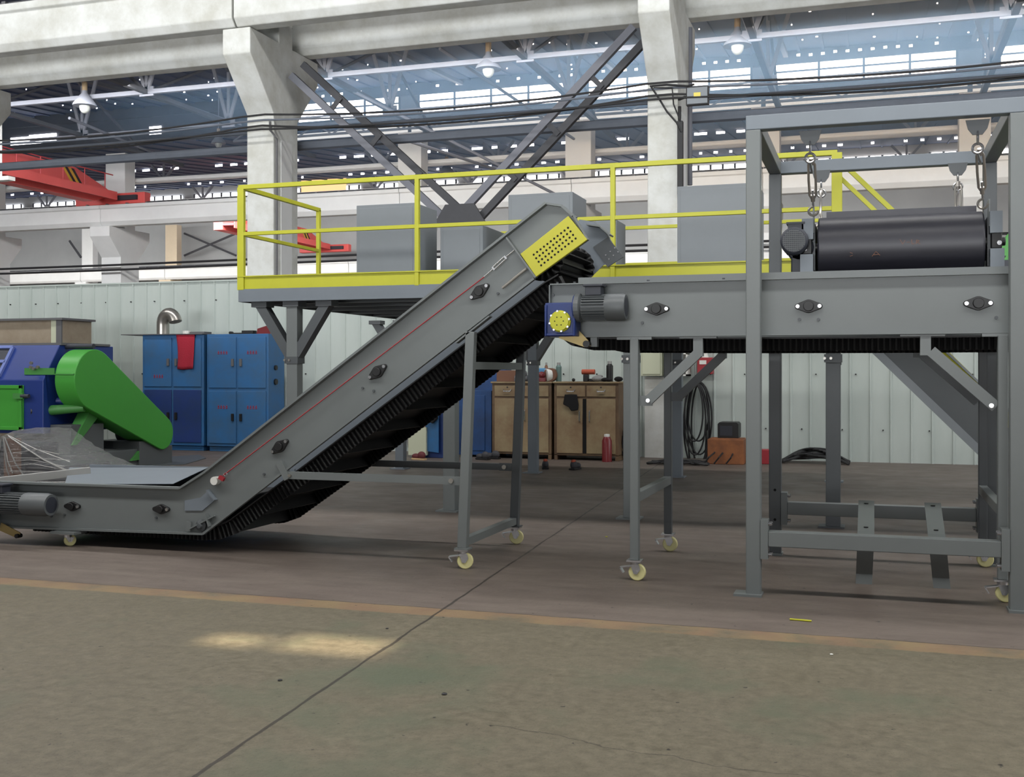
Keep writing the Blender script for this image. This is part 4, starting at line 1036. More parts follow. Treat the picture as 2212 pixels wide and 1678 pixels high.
# ------------------------------------------------------------------ lockers
def stencil(par, x, y, z, n, m='mark', h=.06):
    mb = MB()
    for i in range(n):
        mb.box(x + i * .06, x + i * .06 + .045, y - .002, y, z, z + .012).box(x + i * .06 + .016, x + i * .06 + .028, y - .002, y, z - .03, z + .04).box(x + i * .06, x + i * .06 + .045, y - .002, y, z - .03, z - .02)
    return mb.build('stencil', m, par, smooth=False)
def locker(u0, u1, Y, zt, zm, depth, label, mtop, mbot, sten):
    x0, x1 = at(u0, 850, Y).x, at(u1, 850, Y).x
    o = T('locker', label, 'locker', ((x0 + x1) / 2, Y + depth / 2, 0))
    MB().box(x0, x1, Y, Y + depth, .1, zt).box(x0 + .03, x1 - .03, Y + .04, Y + depth, 0, .1).build('body', mtop, o, smooth=False, bev=.008)
    xm = (x0 + x1) / 2
    for j, (za, zb2, m) in enumerate(((zm + .03, zt - .06, mtop), (.16, zm - .03, mbot))):
        for i, (a, b) in enumerate(((x0 + .05, xm - .02), (xm + .02, x1 - .05))):
            d = MB().box(a, b, Y - .02, Y - .001, za, zb2).build('door', m, o, smooth=False, bev=.006)
            hx = b - .07 if i == 0 else a + .07
            MB().box(hx - .025, hx + .025, Y - .045, Y - .02, (za + zb2) / 2 - .07, (za + zb2) / 2 + .07).build('handle', 'lidgrey' if j == 0 else 'black', d, smooth=False)
            if (j, i) in sten: stencil(d, a + sten[(j, i)][0], Y - .021, za + sten[(j, i)][1], 4)
    return o, x0, x1
lk, lx0, lx1 = locker(308, 440, 18.7, 2.27, 1.22, .6, 'blue double locker with dark blue lower doors and a red cloth over it', 'blue', 'blue_d', {(0, 0): (.22, .2)})
MB().box(lx0 - .45, lx1 + .02, 18.62, 19.35, 2.27, 2.285).build('top_sheet', 'lidgrey', lk, smooth=False)
lk2, mx0, mx1 = locker(447, 580, 18.7, 2.27, 1.2, .6, 'blue double locker with four blue doors, tools lying on its top', 'blue', 'blue', {(0, 0): (.2, .68), (0, 1): (.2, .68), (1, 0): (.2, .7), (1, 1): (.2, .7)})
MB().cyl((mx1 + .0, 18.95, 1.62), (mx1 + .03, 18.95, 1.62), .05, 10).cyl((mx1, 18.95, 1.35), (mx1 + .03, 18.95, 1.35), .06, 10).each('side_vent', 'black', lk2)
a = at(381, 728, 18.66); b = at(421, 728, 18.66)
vs = []; N = 10
for j in range(N + 1):
    for i in range(N + 1):
        s_ = i / N; t = j / N
        x = a.x + (b.x - a.x) * s_ + .03 * math.sin(t * 3) * (1 - s_) - .04 * t * (s_ - .2)
        z = a.z + .045 - t * (.68 - .03 * abs(s_ - .4)) 
        vs.append((x, 18.655 + .018 * math.sin(s_ * 9 + t * 2) * t, z))
vs2 = [(v[0], v[1], v[2]) for v in vs]
mb = MB().add(vs2, [(j * (N + 1) + i, j * (N + 1) + i + 1, (j + 1) * (N + 1) + i + 1, (j + 1) * (N + 1) + i) for j in range(N) for i in range(N)])
o_ = len(mb.v)
mb.add([(a.x, 18.655, a.z + .045), (b.x, 18.655, a.z + .045), (b.x, 18.9, 2.292), (a.x, 18.9, 2.292)], [(0, 1, 2, 3)])
tag(mb.build('red_cloth', 'cloth_r', org=(a.x, 18.7, 2.28), solid=.008), 'red cloth hanging over the left blue locker door', 'cloth')
c = at(352, 722, 18.95)
pts = [(c.x, 18.95, 2.288)] + [(c.x + .17 - .17 * math.cos(t) , 18.95 - .02 * t, 2.48 + .21 * math.sin(t)) for t in [PI * .92 * k_ / 12 for k_ in range(13)]]
dct = tag(MB().tube(pts, .125, 18).build('duct_elbow', 'galv', org=pts[0]), 'curved galvanised duct elbow standing on the left blue locker', 'duct')
def small(name, label, cat, mb, m, org, **kw): return tag(mb.build(name, m, org=org, **kw), label, cat)
zt = 2.285
x = mx1 - .32
small('red_tray', 'small red tool box tilted on top of the right blue locker', 'box', MB().add([(x, 18.8, 2.27), (x + .3, 18.8, 2.27), (x + .3, 19.0, 2.27), (x, 19.0, 2.27), (x + .02, 18.8, 2.37), (x + .27, 18.8, 2.44), (x + .27, 19.0, 2.44), (x + .02, 19.0, 2.37)], [(0, 3, 2, 1), (4, 5, 6, 7), (0, 1, 5, 4), (1, 2, 6, 5), (2, 3, 7, 6), (3, 0, 4, 7)]), 'maroon', (x, 18.8, 2.27), smooth=False)
small('dark_tool', 'dark lumpy hand tool on the right blue locker, left of the red box', 'tool', MB().box(x - .33, x - .08, 18.8, 18.95, 2.27, 2.34).box(x - .6, x - .3, 18.85, 18.9, 2.27, 2.3).cyl((x - .62, 18.85, 2.3), (x - .62, 18.95, 2.3), .03, 10), 'black', (x - .3, 18.8, 2.27), bev=.01)
small('metal_tray', 'thin dark tray at the right end of the left locker top', 'tray', MB().box(lx1 - .35, lx1 - .02, 18.75, 19.0, zt, zt + .04), 'lidgrey', (lx1 - .2, 18.8, zt), smooth=False)
small('glass_jar', 'small clear jar on the left locker top', 'jar', MB().cyl((lx1 - .45, 18.8, zt), (lx1 - .45, 18.8, zt + .06), .08, 14), 'white', (lx1 - .45, 18.8, zt))

# ------------------------------------------------------------------ tan cabinets
def tan_cabinet(u0, u1, Y, label, gap=0.0):
    x0, x1 = at(u0, 900, Y).x, at(u1, 900, Y).x; zt = at(u0, 824, Y).z; dep = .62
    o = T('tool_cabinet', label, 'cabinet', ((x0 + x1) / 2, Y + dep / 2, 0)); xm = (x0 + x1) / 2
    MB().box(x0, x1, Y, Y + dep, .08, zt - .03).box(x0, x0 + .06, Y, Y + dep, 0, .1).box(x1 - .06, x1, Y, Y + dep, 0, .1).build('body', 'tan_s', o, smooth=False, bev=.005)
    MB().box(x0 - .02, x1 + .02, Y - .03, Y + dep, zt - .03, zt).build('top', 'tan', o, smooth=False, bev=.005)
    for a, b in ((x0 + .05, xm - .015), (xm + .015, x1 - .05)):
        d = MB().box(a, b, Y - .016, Y, zt - .26, zt - .07).build('drawer', 'tan', o, smooth=False, bev=.004)
        cx = (a + b) / 2
        MB().tube([(cx - .07, Y - .02, zt - .14), (cx - .06, Y - .05, zt - .17), (cx + .06, Y - .05, zt - .17), (cx + .07, Y - .02, zt - .14)], .011, 8).build('handle', 'chrome', d)
        MB().cyl((cx, Y - .022, zt - .1), (cx, Y - .015, zt - .1), .014, 8).build('lock', 'black', d)
    for i, (a, b) in enumerate(((x0 + .05, xm - .01 - gap), (xm + .01, x1 - .05))):
        d = MB().box(a, b, Y - .016, Y, .12, zt - .30).build('door', 'tan', o, smooth=False, bev=.004)
        hx = b - .05 if i == 0 else a + .06; zh = zt * .56
        MB().tube([(hx, Y - .016, zh - .1), (hx, Y - .045, zh - .08), (hx, Y - .045, zh + .08), (hx, Y - .016, zh + .1)], .011, 8).build('handle', 'chrome', d)
    if gap: MB().box(xm - .01 - gap, xm + .01, Y - .004, Y + .001, .12, zt - .3).build('door_gap', 'hole', o, smooth=False)
    return o, x0, x1, zt
tc1 = tan_cabinet(1063, 1191, 18.8, 'worn tan steel tool cabinet standing left, behind the platform post')
tc2 = tan_cabinet(1197, 1336, 18.8, 'worn tan steel tool cabinet standing right, with a black cloth on its door', .05)
a = at(1232, 852, 18.75)
mb = MB().prism([(a.x - .1, a.z + .0), (a.x + .12, a.z), (a.x + .15, a.z - .18), (a.x + .14, a.z - .27), (a.x + .02, a.z - .29), (a.x - .03, a.z - .22), (a.x - .13, a.z - .17)], 'y', 18.735, 18.765)
small('black_cloth', 'black cloth hanging from the drawer of the right tan cabinet', 'cloth', mb, 'cloth_k', (a.x, 18.75, a.z), bev=.01)
zt = tc1[3]
def on(u, Y=19.0): return at(u, 820, Y).x
def bottle(u, r, h, m, label, Y=19.0, cat='bottle', name='bottle', z=None):
    x = on(u, Y); z0 = zt if z is None else z
    o = T(name, label, cat, (x, Y, z0))
    MB().lathe([(r, 0), (r, h * .78), (r * .7, h * .84), (r * .6, h * .88)], (x, Y, z0), n=16).build('body', m, o)
    MB().lathe([(r * .62, h * .86), (r * .62, h)], (x, Y, z0), n=14).build('cap', 'silver', o)
bottle(1207, .05, .34, 'teal', 'grey green flask on the left tan cabinet')
bottle(1180, .03, .34, 'brown', 'slim brown bottle on the left tan cabinet, behind the wooden reel')
bottle(1317, .06, .36, 'black', 'black spray can standing on the right tan cabinet')
x = on(1193, 18.95)
o = T('cable_reel', 'round brown and white reel on the left tan cabinet', 'reel', (x, 18.95, zt))
MB().cyl((x - .03, 18.88, zt + .12), (x - .02, 19.0, zt + .12), .12, 22).build('disc', 'brown', o)
MB().cyl((x - .1, 18.9, zt + .115), (x - .03, 18.95, zt + .12), .115, 22).build('rim', 'white', o)
MB().cyl((x - .03, 18.875, zt + .12), (x - .03, 18.885, zt + .12), .02, 10).build('hub', 'black', o)
x = on(1170, 18.95)
small('blue_case', 'pale blue plastic case on the left tan cabinet, behind the platform post', 'case', MB().box(x - .22, x + .08, 18.95, 19.1, zt + .1, zt + .24).box(x - .2, x + .05, 18.95, 19.1, zt, zt + .1), 'ltblue', (x, 19, zt), bev=.02)
x = on(1172, 18.85)
small('red_sander', 'red and white hand tool in front of the pale blue case', 'tool', MB().box(x - .06, x + .06, 18.82, 18.9, zt, zt + .07).ball((x - .02, 18.86, zt + .12), .07, .05, .06), 'maroon', (x, 18.85, zt), bev=.01)
x = on(1127, 18.9)
small('angle_grinder', 'dark grey power tool on the left end of the tan cabinets', 'tool', MB().cyl((x - .12, 18.9, zt + .06), (x + .12, 18.9, zt + .06), .055, 12).ball((x + .04, 18.88, zt + .14), .07, .06, .07).cyl((x - .1, 18.85, zt + .03), (x - .1, 18.95, zt + .03), .03, 10), 'lidgrey', (x, 18.9, zt))
x = on(1090, 19.0)
small('wooden_crate', 'brown wooden box at the left end of the left tan cabinet', 'box', MB().box(x - .12, x + .28, 18.9, 19.2, zt, zt + .2), 'brown', (x, 19, zt), smooth=False, bev=.006)
zt = tc2[3]
x = on(1274, 18.95)
small('nail_gun', 'orange and black power tool on the right tan cabinet', 'tool', MB().cyl((x - .14, 18.95, zt + .17), (x + .09, 18.95, zt + .17), .045, 12), 'skin_o', (x, 18.95, zt + .1))
tb_ = (MB().box(x - .11, x - .02, 18.9, 19.0, zt, zt + .125).box(x - .02, x + .1, 18.92, 18.98, zt, zt + .05)); tb_.build('tool_base', 'black', bpy.context.scene.objects['nail_gun'], bev=.01)
x = on(1290, 18.9)
small('crumpled_rag', 'crumpled white and grey rag on the right tan cabinet', 'rag', MB().ball((x, 18.9, zt + .05), .1, .08, .05).ball((x + .09, 18.93, zt + .04), .09, .07, .04).ball((x + .03, 18.96, zt + .09), .06, .05, .03), 'silver', (x, 18.9, zt), smooth=False)
x = on(1325, 18.92)
small('glove', 'black gloves lying around the black spray can', 'glove', MB().ball((x - .14, 18.88, zt + .035), .07, .05, .035).ball((x - .07, 18.86, zt + .03), .06, .05, .03).ball((x + .1, 18.88, zt + .045), .08, .05, .045), 'cloth_k', (x, 18.9, zt))
x = on(1239, 18.85)
small('knob', 'tiny black knob lying near the left edge of the right tan cabinet', 'knob', MB().ball((x, 18.85, zt + .03), .03, .03, .03), 'black', (x, 18.85, zt))
# blue cabinets
x0, x1 = at(990, 900, 18.9).x, at(1048, 900, 18.9).x
o = T('storage_cabinet', 'dark blue tall cabinet left of the tan cabinets, behind the conveyor leg', 'cabinet', (x0 + .5, 19.1, 0))
MB().box(x0, x1 + .12, 18.9, 19.5, .04, 1.2).build('body', 'blue_s', o, smooth=False, bev=.006)
MB().box(x0 + .06, x1, 18.885, 18.9, .12, 1.12).build('door', 'blue_s', o, smooth=False, bev=.006)
x2 = at(1012, 800, 19.2).x
o = T('storage_cabinet', 'taller dark blue cabinet behind, carrying a cardboard box', 'cabinet', (x2 + .4, 19.65, 0))
MB().box(x2, x2 + .62, 19.52, 19.84, 0, 1.62).build('body', 'blue_s', o, smooth=False, bev=.006)
MB().box(x2 + .04, x2 + .58, 19.51, 19.52, .1, 1.56).build('door', 'blue_s', o, smooth=False)
small('cardboard_box', 'small cardboard box on the taller blue cabinet', 'box', MB().box(x2 + .4, x2 + .6, 19.55, 19.8, 1.62, 1.76), 'cardboard', (x2 + .5, 19.65, 1.62), smooth=False)
x0, x1 = at(904, 930, 18.5).x, at(951, 930, 18.5).x
o = T('storage_cabinet', 'small blue cabinet under the conveyor with a dark garment on it', 'cabinet', ((x0 + x1) / 2, 18.8, 0))
MB().box(x0 + .02, x1 + .1, 18.52, 19.1, 0, .92).build('body', 'blue_d', o, smooth=False, bev=.006)
MB().add([(x0, 18.5, .14), (x1, 18.42, .10), (x1, 18.42, .88), (x0, 18.5, .88)], [(0, 1, 2, 3)]).build('door', 'blue', o, smooth=False, solid=.015)
MB().box(x0 + .1, x0 + .15, 18.46, 18.485, .45, .8).build('handle', 'brown', o, smooth=False)
x = (x0 + x1) / 2 + .05
small('dark_jacket', 'dark jacket slung over the small blue cabinet', 'jacket', MB().prism([(x - .16, .95), (x + .12, 1.0), (x + .16, .72), (x + .06, .62), (x - .04, .68), (x - .14, .76)], 'y', 18.36, 18.41).ball((x, 18.6, .96), .16, .2, .05), 'cloth_k', (x, 18.5, .92), bev=.02)
x = at(893, 935, 18.6).x
small('plastic_sack', 'crumpled clear plastic sack left of the small blue cabinet', 'sack', MB().ball((x - .02, 18.7, .36), .14, .16, .36).ball((x + .03, 18.6, .55), .1, .12, .18), 'silver', (x, 18.7, 0))

def shoe(u, v, label, m, rot=0, lining=True):
    g_ = ground(u, v); x, y = g_.x, g_.y
    o = T('work_shoe', label, 'shoe', (x, y, 0))
    def tr(mb):
        out = MB(); ct, s_ = math.cos(rot), math.sin(rot)
        return out.add([(x + a * ct - b * s_, y + a * s_ + b * ct, c) for a, b, c in mb.v], mb.f)
    tr(MB().prism([(-.05, -.14), (.05, -.14), (.06, 0), (.06, .1), (.03, .15), (-.03, .15), (-.06, .1), (-.05, 0)], 'z', 0, .03)).build('sole', 'sole' if m == 'shoe_r' else 'black', o, bev=.005)
    tr(MB().ball((0, .06, .06), .055, .09, .05).ball((0, -.06, .08), .05, .085, .07)).build('upper', m, o)
    if lining: tr(MB().ball((.0, -.07, .135), .035, .06, .03)).build('tongue', 'skin_o', o)
shoe(1178, 1012, 'dark grey work shoe with orange lining, beside the rear platform post', 'shoe', .3)
shoe(1243, 1014, 'dark grey work shoe with orange lining, alone in front of the right tan cabinet', 'shoe', -.2)
shoe(1043, 993, 'black shoe in front of the dark blue cabinet, left one', 'shoe', 1.2, False)
shoe(1064, 991, 'black shoe in front of the dark blue cabinet, right one', 'shoe', 1.4, False)
shoe(905, 993, 'dark red shoe with a tan sole under the small blue cabinet', 'shoe_r', 1.3, False)
g_ = ground(1311, 997)
o = T('thermos', 'dark red steel thermos standing before the right tan cabinet', 'flask', (g_.x, g_.y, 0))
MB().lathe([(.085, 0), (.085, .36), (.06, .42), (.055, .43)], (g_.x, g_.y, 0), n=22).build('body', 'maroon', o)
MB().lathe([(.05, .42), (.05, .47), (.03, .475)], (g_.x, g_.y, 0), n=18).build('lid', 'white', o)
g_ = ground(1356, 992)
mb = MB()
for i in range(5): mb.ring((g_.x + .02 * i, g_.y - .05 * i, .25 + .05 * (i % 3)), .13 + .02 * (i % 2), .018, 'y', sz=1.6)
small('hanging_hose', 'black coiled hose at the right side of the tan cabinet', 'hose', mb, 'cable', (g_.x, g_.y, 0))

# ------------------------------------------------------------------ wall side odds and ends under the conveyor
a, b = at(1386, 720, 19.7), at(1432, 812, 19.7)
o = T('electrical_box', 'pale beige electrical box fixed to the column below the conveyor', 'box', ((a.x + b.x) / 2, 19.75, b.z))
MB().box(a.x, b.x, 19.62, 19.86, b.z, a.z).build('housing', 'beige', o, smooth=False, bev=.008)
MB().box(a.x + .03, b.x - .03, 19.605, 19.62, b.z + .03, a.z - .03).build('door', 'beige', o, smooth=False, bev=.006)
a, b = at(1393, 820, 19.8), at(1437, 820, 19.8)
small('column_casing', 'stained pale steel casing at the foot of the column below the electrical box', 'casing', MB().box(a.x, b.x + .1, 19.78, 19.87, 0, at(1400, 814, 19.8).z), 'conc', (a.x, 19.8, 0), smooth=False)
a, b = at(1440, 745, 19.5), at(1486, 812, 19.5)
o = T('tool_rack', 'white rack with red and dark bottles behind the conveyor leg', 'rack', ((a.x + b.x) / 2, 19.65, b.z))
MB().box(a.x, a.x + .03, 19.45, 19.85, b.z, a.z + .2).box(b.x - .03, b.x, 19.45, 19.85, b.z, a.z + .2).box(a.x, b.x, 19.45, 19.85, b.z, b.z + .03).box(a.x, b.x, 19.45, 19.85, b.z + .38, b.z + .4).box(a.x, b.x, 19.84, 19.865, b.z, a.z + .2).build('shelf', 'white', o, smooth=False)
for i, (m, z0) in enumerate((('maroon', .03), ('skin_o', .40), ('maroon', .03), ('black', .40))):
    x = a.x + .08 + i * (b.x - a.x - .16) / 3
    small('spray_bottle', ['red bottle on the lower left of the white rack', 'orange bottle on the upper left of the white rack', 'red bottle on the lower right of the white rack', 'black bottle on the upper right of the white rack'][i], 'bottle', MB().lathe([(.055, 0), (.055, .22), (.025, .27), (.025, .3)], (x, 19.55, b.z + z0), n=14), m, (x, 19.55, b.z + z0))
a, b = at(1506, 772, 19.6), at(1538, 808, 19.6)
o = T('extinguisher_box', 'red and white emergency box on the wall behind the conveyor brace', 'box', ((a.x + b.x) / 2, 19.7, b.z))
MB().box(a.x, b.x, 19.6, 19.86, b.z, a.z).build('housing', 'red', o, smooth=False, bev=.01)
MB().box(a.x + .04, a.x + .16, 19.59, 19.6, a.z - .12, a.z - .05).build('plate', 'white', o, smooth=False)
MB().cyl(((a.x + b.x) / 2, 19.68, a.z), ((a.x + b.x) / 2, 19.68, a.z + .15), .06, 14, r2=.02).build('beacon', 'white', o)
mb = MB()
for i in range(7):
    L = .52 + .12 * (i % 4); w = .16 + .03 * (i % 3); c0 = at(1502 + 2 * i, 826, 19.74)
    mb.ring((c0.x - .02, 19.70 + .02 * i, c0.z - L), w, .016, 'y', n=30, m=6, sz=L / w)
small('cable_coil', 'long black cable hung in loops on the wall', 'cable', mb, 'cable', at(1500, 826, 19.7))
g0, g1 = ground(1528, 1002), ground(1609, 1002)
o = T('crate', 'worn orange brown crate on the floor carrying a black welder', 'crate', ((g0.x + g1.x) / 2, 19.0, 0))
zc_ = at(1560, 949, g0.y).z
MB().box(g0.x, g1.x, g0.y, g0.y + .5, 0, zc_).build('body', 'orange', o, smooth=False, bev=.01)
MB().box(g0.x + .02, g1.x - .02, g0.y + .02, g0.y + .48, zc_, zc_ + .01).build('lid', 'orange', o, smooth=False)
a, b = at(1550, 948, 18.95), at(1595, 948, 18.95); zt2 = at(1570, 912, 18.95).z
o = T('welding_machine', 'black welding machine standing on the orange crate', 'welder', ((a.x + b.x) / 2, 19.1, zc_ + .01))
MB().prism([(a.x, zc_ + .01), (b.x, zc_ + .01), (b.x, zt2 - .03), (b.x - .03, zt2), (a.x + .03, zt2), (a.x, zt2 - .03)], 'y', 18.95, 19.35).build('body', 'black', o, smooth=False, bev=.008)
MB().box(a.x + .04, b.x - .1, 18.94, 18.95, zc_ + .05, zt2 - .06).build('front_panel', 'motor_d', o, smooth=False)
mb = MB()
for i, u in enumerate((1556, 1572, 1592)):
    s_ = at(u, 950, 18.93); e_ = ground(u - 34 + i * 6, 1003)
    mb.tube([s_, (s_.x - .02, 18.85, s_.z - .15), (e_.x + .08, e_.y - .12, .12), (e_.x, e_.y - .1, .02)], .014, 6)
small('welding_lead', 'thin black leads drooping over the front of the orange crate', 'cable', mb, 'cable', (a.x, 18.9, 0))
def cable_pile(u0, u1, v, n, amp, label):
    mb = MB(); rr = random.Random(n)
    for i in range(n):
        pts = []
        y0 = ground((u0 + u1) / 2, v).y + rr.uniform(-.25, .3)
        for k_ in range(17):
            u = u0 + (u1 - u0) * k_ / 16; p_ = ground(u, v)
            pts.append((p_.x, y0 + .12 * math.sin(k_ * .8 + i), .02 + abs(amp * math.sin(PI * k_ / 16) * (.3 + .7 * i / n))))
        mb.tube(pts, .02, 6)
    small('floor_cable', label, 'cable', mb, 'cable', ground((u0 + u1) / 2, v))
cable_pile(1685, 1835, 1000, 12, .24, 'heap of thick black cables on the floor along the wall')
cable_pile(1400, 1535, 1002, 7, .06, 'flat tangle of black cables on the floor left of the orange crate')
g_ = ground(1650, 990)
small('red_container', 'small red container on the floor right of the orange crate', 'container', MB().box(g_.x - .08, g_.x + .2, 18.95, 19.2, 0, .24), 'red', (g_.x, 19, 0), smooth=False, bev=.01)
a, b = ground(820, 1000), ground(866, 1000)
small('tan_board', 'pale board leaning behind the conveyor belt near the floor', 'board', MB().box(a.x, b.x, 18.4, 18.5, .05, .55), 'beige', (a.x, 18.4, 0), smooth=False)

# ------------------------------------------------------------------ green and blue granulator at the left
XG = -11.2
def gp(u, v): p_ = onx(u, v, XG); return (p_.y, p_.z)
gm = T('granulator', 'blue shredding machine with a large green belt guard at the left', 'machine', (XG - 1.2, 14.5, 0))
(cy, cz), (ey, ez) = gp(206, 820), gp(353, 935)
R1, R2 = .46, .275
ang = math.atan2(ez - cz, ey - cy); dist = math.hypot(ez - cz, ey - cy); off = math.acos((R1 - R2) / dist)
pts = []
for k_ in range(29): t = ang + off + (2 * PI - 2 * off) * k_ / 28; pts.append((cy + R1 * math.cos(t), cz + R1 * math.sin(t)))
for k_ in range(17): t = ang - off + 2 * off * k_ / 16; pts.append((ey + R2 * math.cos(t), ez + R2 * math.sin(t)))
gd = MB().prism(pts, 'x', XG - .36, XG).build('belt_guard', 'green', gm, bev=.012)
MB().box(XG - .9, XG - .36, cy - R1 - .012, cy - R1 + .01, 1.5, 1.6).box(XG - .36, XG - .01, cy - R1 - .01, cy - R1 + .012, 1.5, 1.515).build('guard_strap', 'green_d', gd, smooth=False)
yb = 13.55
xr_ = XG - .52
body = MB().prism([(yb, .62), (yb, 1.42), (yb + .35, 1.95), (yb + 1.6, 1.95), (yb + 1.6, .62)], 'x', -16.5, xr_).build('body', 'machine_b', gm, smooth=False, bev=.012)
MB().box(-16.5, xr_ + .02, yb + .36, yb + 1.5, 1.95, 1.985).build('top_plate', 'lidgrey', body, smooth=False)
MB().cyl((xr_, yb + .5, 1.93), (xr_ + .5, yb + .5, 1.93), .04, 12).build('top_roller', 'motor_d', gm)
nrm = Vector((0, -(1.95 - 1.42), .35)).normalized()
def slope(t): return Vector((0, yb + .35 * t, 1.42 + .53 * t)) + nrm * .02
mb = MB()
x0w, x1w = -14.6, XG - 1.35
for t in (.08, .5, .92): mb.beam(slope(t) + Vector((x0w, 0, 0)), slope(t) + Vector((x1w, 0, 0)), .05, .04, up=tuple(nrm))
x = x1w
while x > x0w: mb.beam(slope(.08) + Vector((x, 0, 0)), slope(.92) + Vector((x, 0, 0)), .05, .04, up=tuple(nrm)); x -= .42
gr_ = mb.build('window_grille', 'machine_l', body, smooth=False)
MB().add([slope(.1) + Vector((x0w, 0, -.01)), slope(.1) + Vector((x1w, 0, -.01)), slope(.9) + Vector((x1w, 0, -.01)), slope(.9) + Vector((x0w, 0, -.01))], [(0, 1, 2, 3)]).build('window', 'motor_d', body, smooth=False)
dr = at(50, 832, yb - .02); db = at(50, 929, yb - .02)
door = MB().box(dr.x - 1.2, dr.x, yb - .03, yb, db.z, dr.z).build('door', 'green', gm, smooth=False, bev=.006)
MB().box(dr.x - 1.2, dr.x, yb - .06, yb - .03, dr.z - .05, dr.z).box(dr.x - .05, dr.x, yb - .06, yb - .03, db.z, dr.z).box(dr.x - 1.2, dr.x, yb - .06, yb - .03, db.z, db.z + .05).build('door_rim', 'green', door, smooth=False, bev=.004)
MB().box(dr.x - .12, dr.x + .06, yb - .1, yb - .06, dr.z - .2, dr.z - .12).build('latch_hinge', 'green_d', door, smooth=False)
MB().cyl((dr.x + .02, yb - .08, dr.z - .16), (dr.x + .16, yb - .08, dr.z - .16), .03, 10).build('latch_bolt', 'motor_d', door)
mb = MB()
for u, v in ((65, 793), (71, 796), (66, 784), (80, 793)): p_ = at(u, v, yb - .02); mb.cyl(p_, p_ + Vector((0, .03, 0)), .025, 10)
mb.each('bolt', 'galv', gm)
MB().cyl((xr_ - .25, yb + .1, .95), (xr_ + .45, yb + .35, 1.0), .085, 18, r2=.06).build('pivot_arm', 'green_d', gm)
MB().cyl((xr_ - .05, yb + .3, 1.1), (xr_ + .45, yb + .5, 1.08), .055, 14).build('hydraulic_ram', 'machine_b', gm)
MB().cyl((xr_ - .27, yb + .09, .95), (xr_ - .25, yb + .1, .95), .12, 8).build('pivot_flange', 'motor_d', gm)
MB().box(-16.5, XG - .1, yb + .1, yb + 2.6, 0, .3).box(XG - 1.2, XG - .15, yb + .15, yb + .9, .3, .75).box(XG - .9, XG - .05, 15.2, 16.0, .0, .42).build('base', 'motor', gm, smooth=False, bev=.01)
MB().prism([(yb + .15, .45), (yb + .25, .45), (yb + .95, 1.03), (yb + .6, 1.03)], 'x', XG - .32, XG - .12).build('guard_bracket', 'green_d', gm, smooth=False)
MB().prism([(15.0, .12), (15.5, .12), (15.9, .5), (15.6, .55)], 'x', XG - .3, XG - .06).build('guard_foot', 'green_d', gm, smooth=False)
MB().cyl((XG - .7, 15.6, .55), (XG - .2, 15.6, .55), .18, 20).build('motor', 'motor', gm)
# box behind
a = at(135, 700, 17.0)
o = T('wooden_panel_box', 'tall plywood sided box with a dark lid behind the blue machine', 'box', (a.x - 1.5, 17.3, 0))
MB().box(a.x - 4, a.x, 17.0, 17.8, 0, 2.5).build('panel', 'wood', o, smooth=False)
MB().box(a.x - 4.05, a.x + .06, 16.92, 17.85, 2.5, 2.54).build('lid', 'lidgrey', o, smooth=False)
MB().box(a.x - .24, a.x - .12, 16.98, 17.0, 0, 2.5).build('post_strip', 'beige', o, smooth=False)
MB().box(a.x - .12, a.x, 16.97, 17.0, 0, 2.5).build('corner_post', 'lidgrey', o, smooth=False)
# wrapped pallet
wp = T('wrapped_pallet', 'goods wrapped in crinkled clear plastic film beside the blue machine', 'pallet', (-9.9, 11.6, 0))
c = at(78, 960, 11.6)
MB().box(c.x - 1.5, c.x - .05, 11.1, 12.1, .12, .62).box(c.x + .12, c.x + .85, 11.25, 12.0, .12, .40).build('goods', 'motor_d', wp, smooth=False, bev=.04)
MB().box(c.x - .05, c.x + .09, 11.1, 11.24, .1, .72).build('wooden_stake', 'brown', wp, smooth=False)
MB().box(c.x - 1.5, c.x + 1.1, 11.1, 12.15, 0, .12).build('pallet_board', 'wood', wp, smooth=False)
NX, NY = 44, 18; vs = []; rr = random.Random(3)
for j in range(NY + 1):
    for i in range(NX + 1):
        s_, t = i / NX, j / NY
        x = c.x - 1.7 + 3.3 * s_
        peak = math.exp(-abs(x - c.x - .02) / .35) * .22
        zt3 = .56 + peak - .42 * max(0, s_ - .56) / .44
        if t < .5: y = 10.98 + .05 * math.sin(i * .7) * (1 - t * 2) + .12 * t; z = .02 + (zt3 - .02) * (t / .5)
        else: y = 11.04 + 1.2 * (t - .5) / .5; z = zt3 + .06 * math.sin((t - .5) * 6)
        vs.append((x, y + rr.uniform(-.012, .012), max(.015, z + rr.uniform(-.012, .012))))
MB().add(vs, [(j * (NX + 1) + i, j * (NX + 1) + i + 1, (j + 1) * (NX + 1) + i + 1, (j + 1) * (NX + 1) + i) for j in range(NY) for i in range(NX)]).build('film', 'film', wp)
for k_ in range(16):
    t = rr.uniform(-1, 1); tip = Vector((c.x + .02, 11.0, .80))
    far = Vector((c.x + (t * 1.5 if t < 0 else t * 1.35), 10.93 + rr.uniform(0, .2), rr.uniform(.08, .62)))
    mid = tip.lerp(far, .5) + Vector((0, rr.uniform(-.04, .02), rr.uniform(-.10, -.02)))
    MB().tube([tip.lerp(far, .08), tip.lerp(mid, .6), mid, mid.lerp(far, .55), far], rr.uniform(.004, .011), 6).build('film_fold', 'fold', wp)
for k_ in range(9):
    z = .12 + .055 * k_; x = c.x + rr.uniform(.1, .3)
    MB().tube([(x, 10.95, z), (x + .35, 10.94 + rr.uniform(-.02, .03), z + rr.uniform(-.03, .05)), (x + rr.uniform(.6, .9), 11.0, z + rr.uniform(-.06, .04))], .005, 6).build('film_fold', 'fold', wp)
pts = [ground(u, v, .004) for u, v in ((255, 1003), (345, 988), (430, 983), (445, 990), (400, 1003), (300, 1008))]
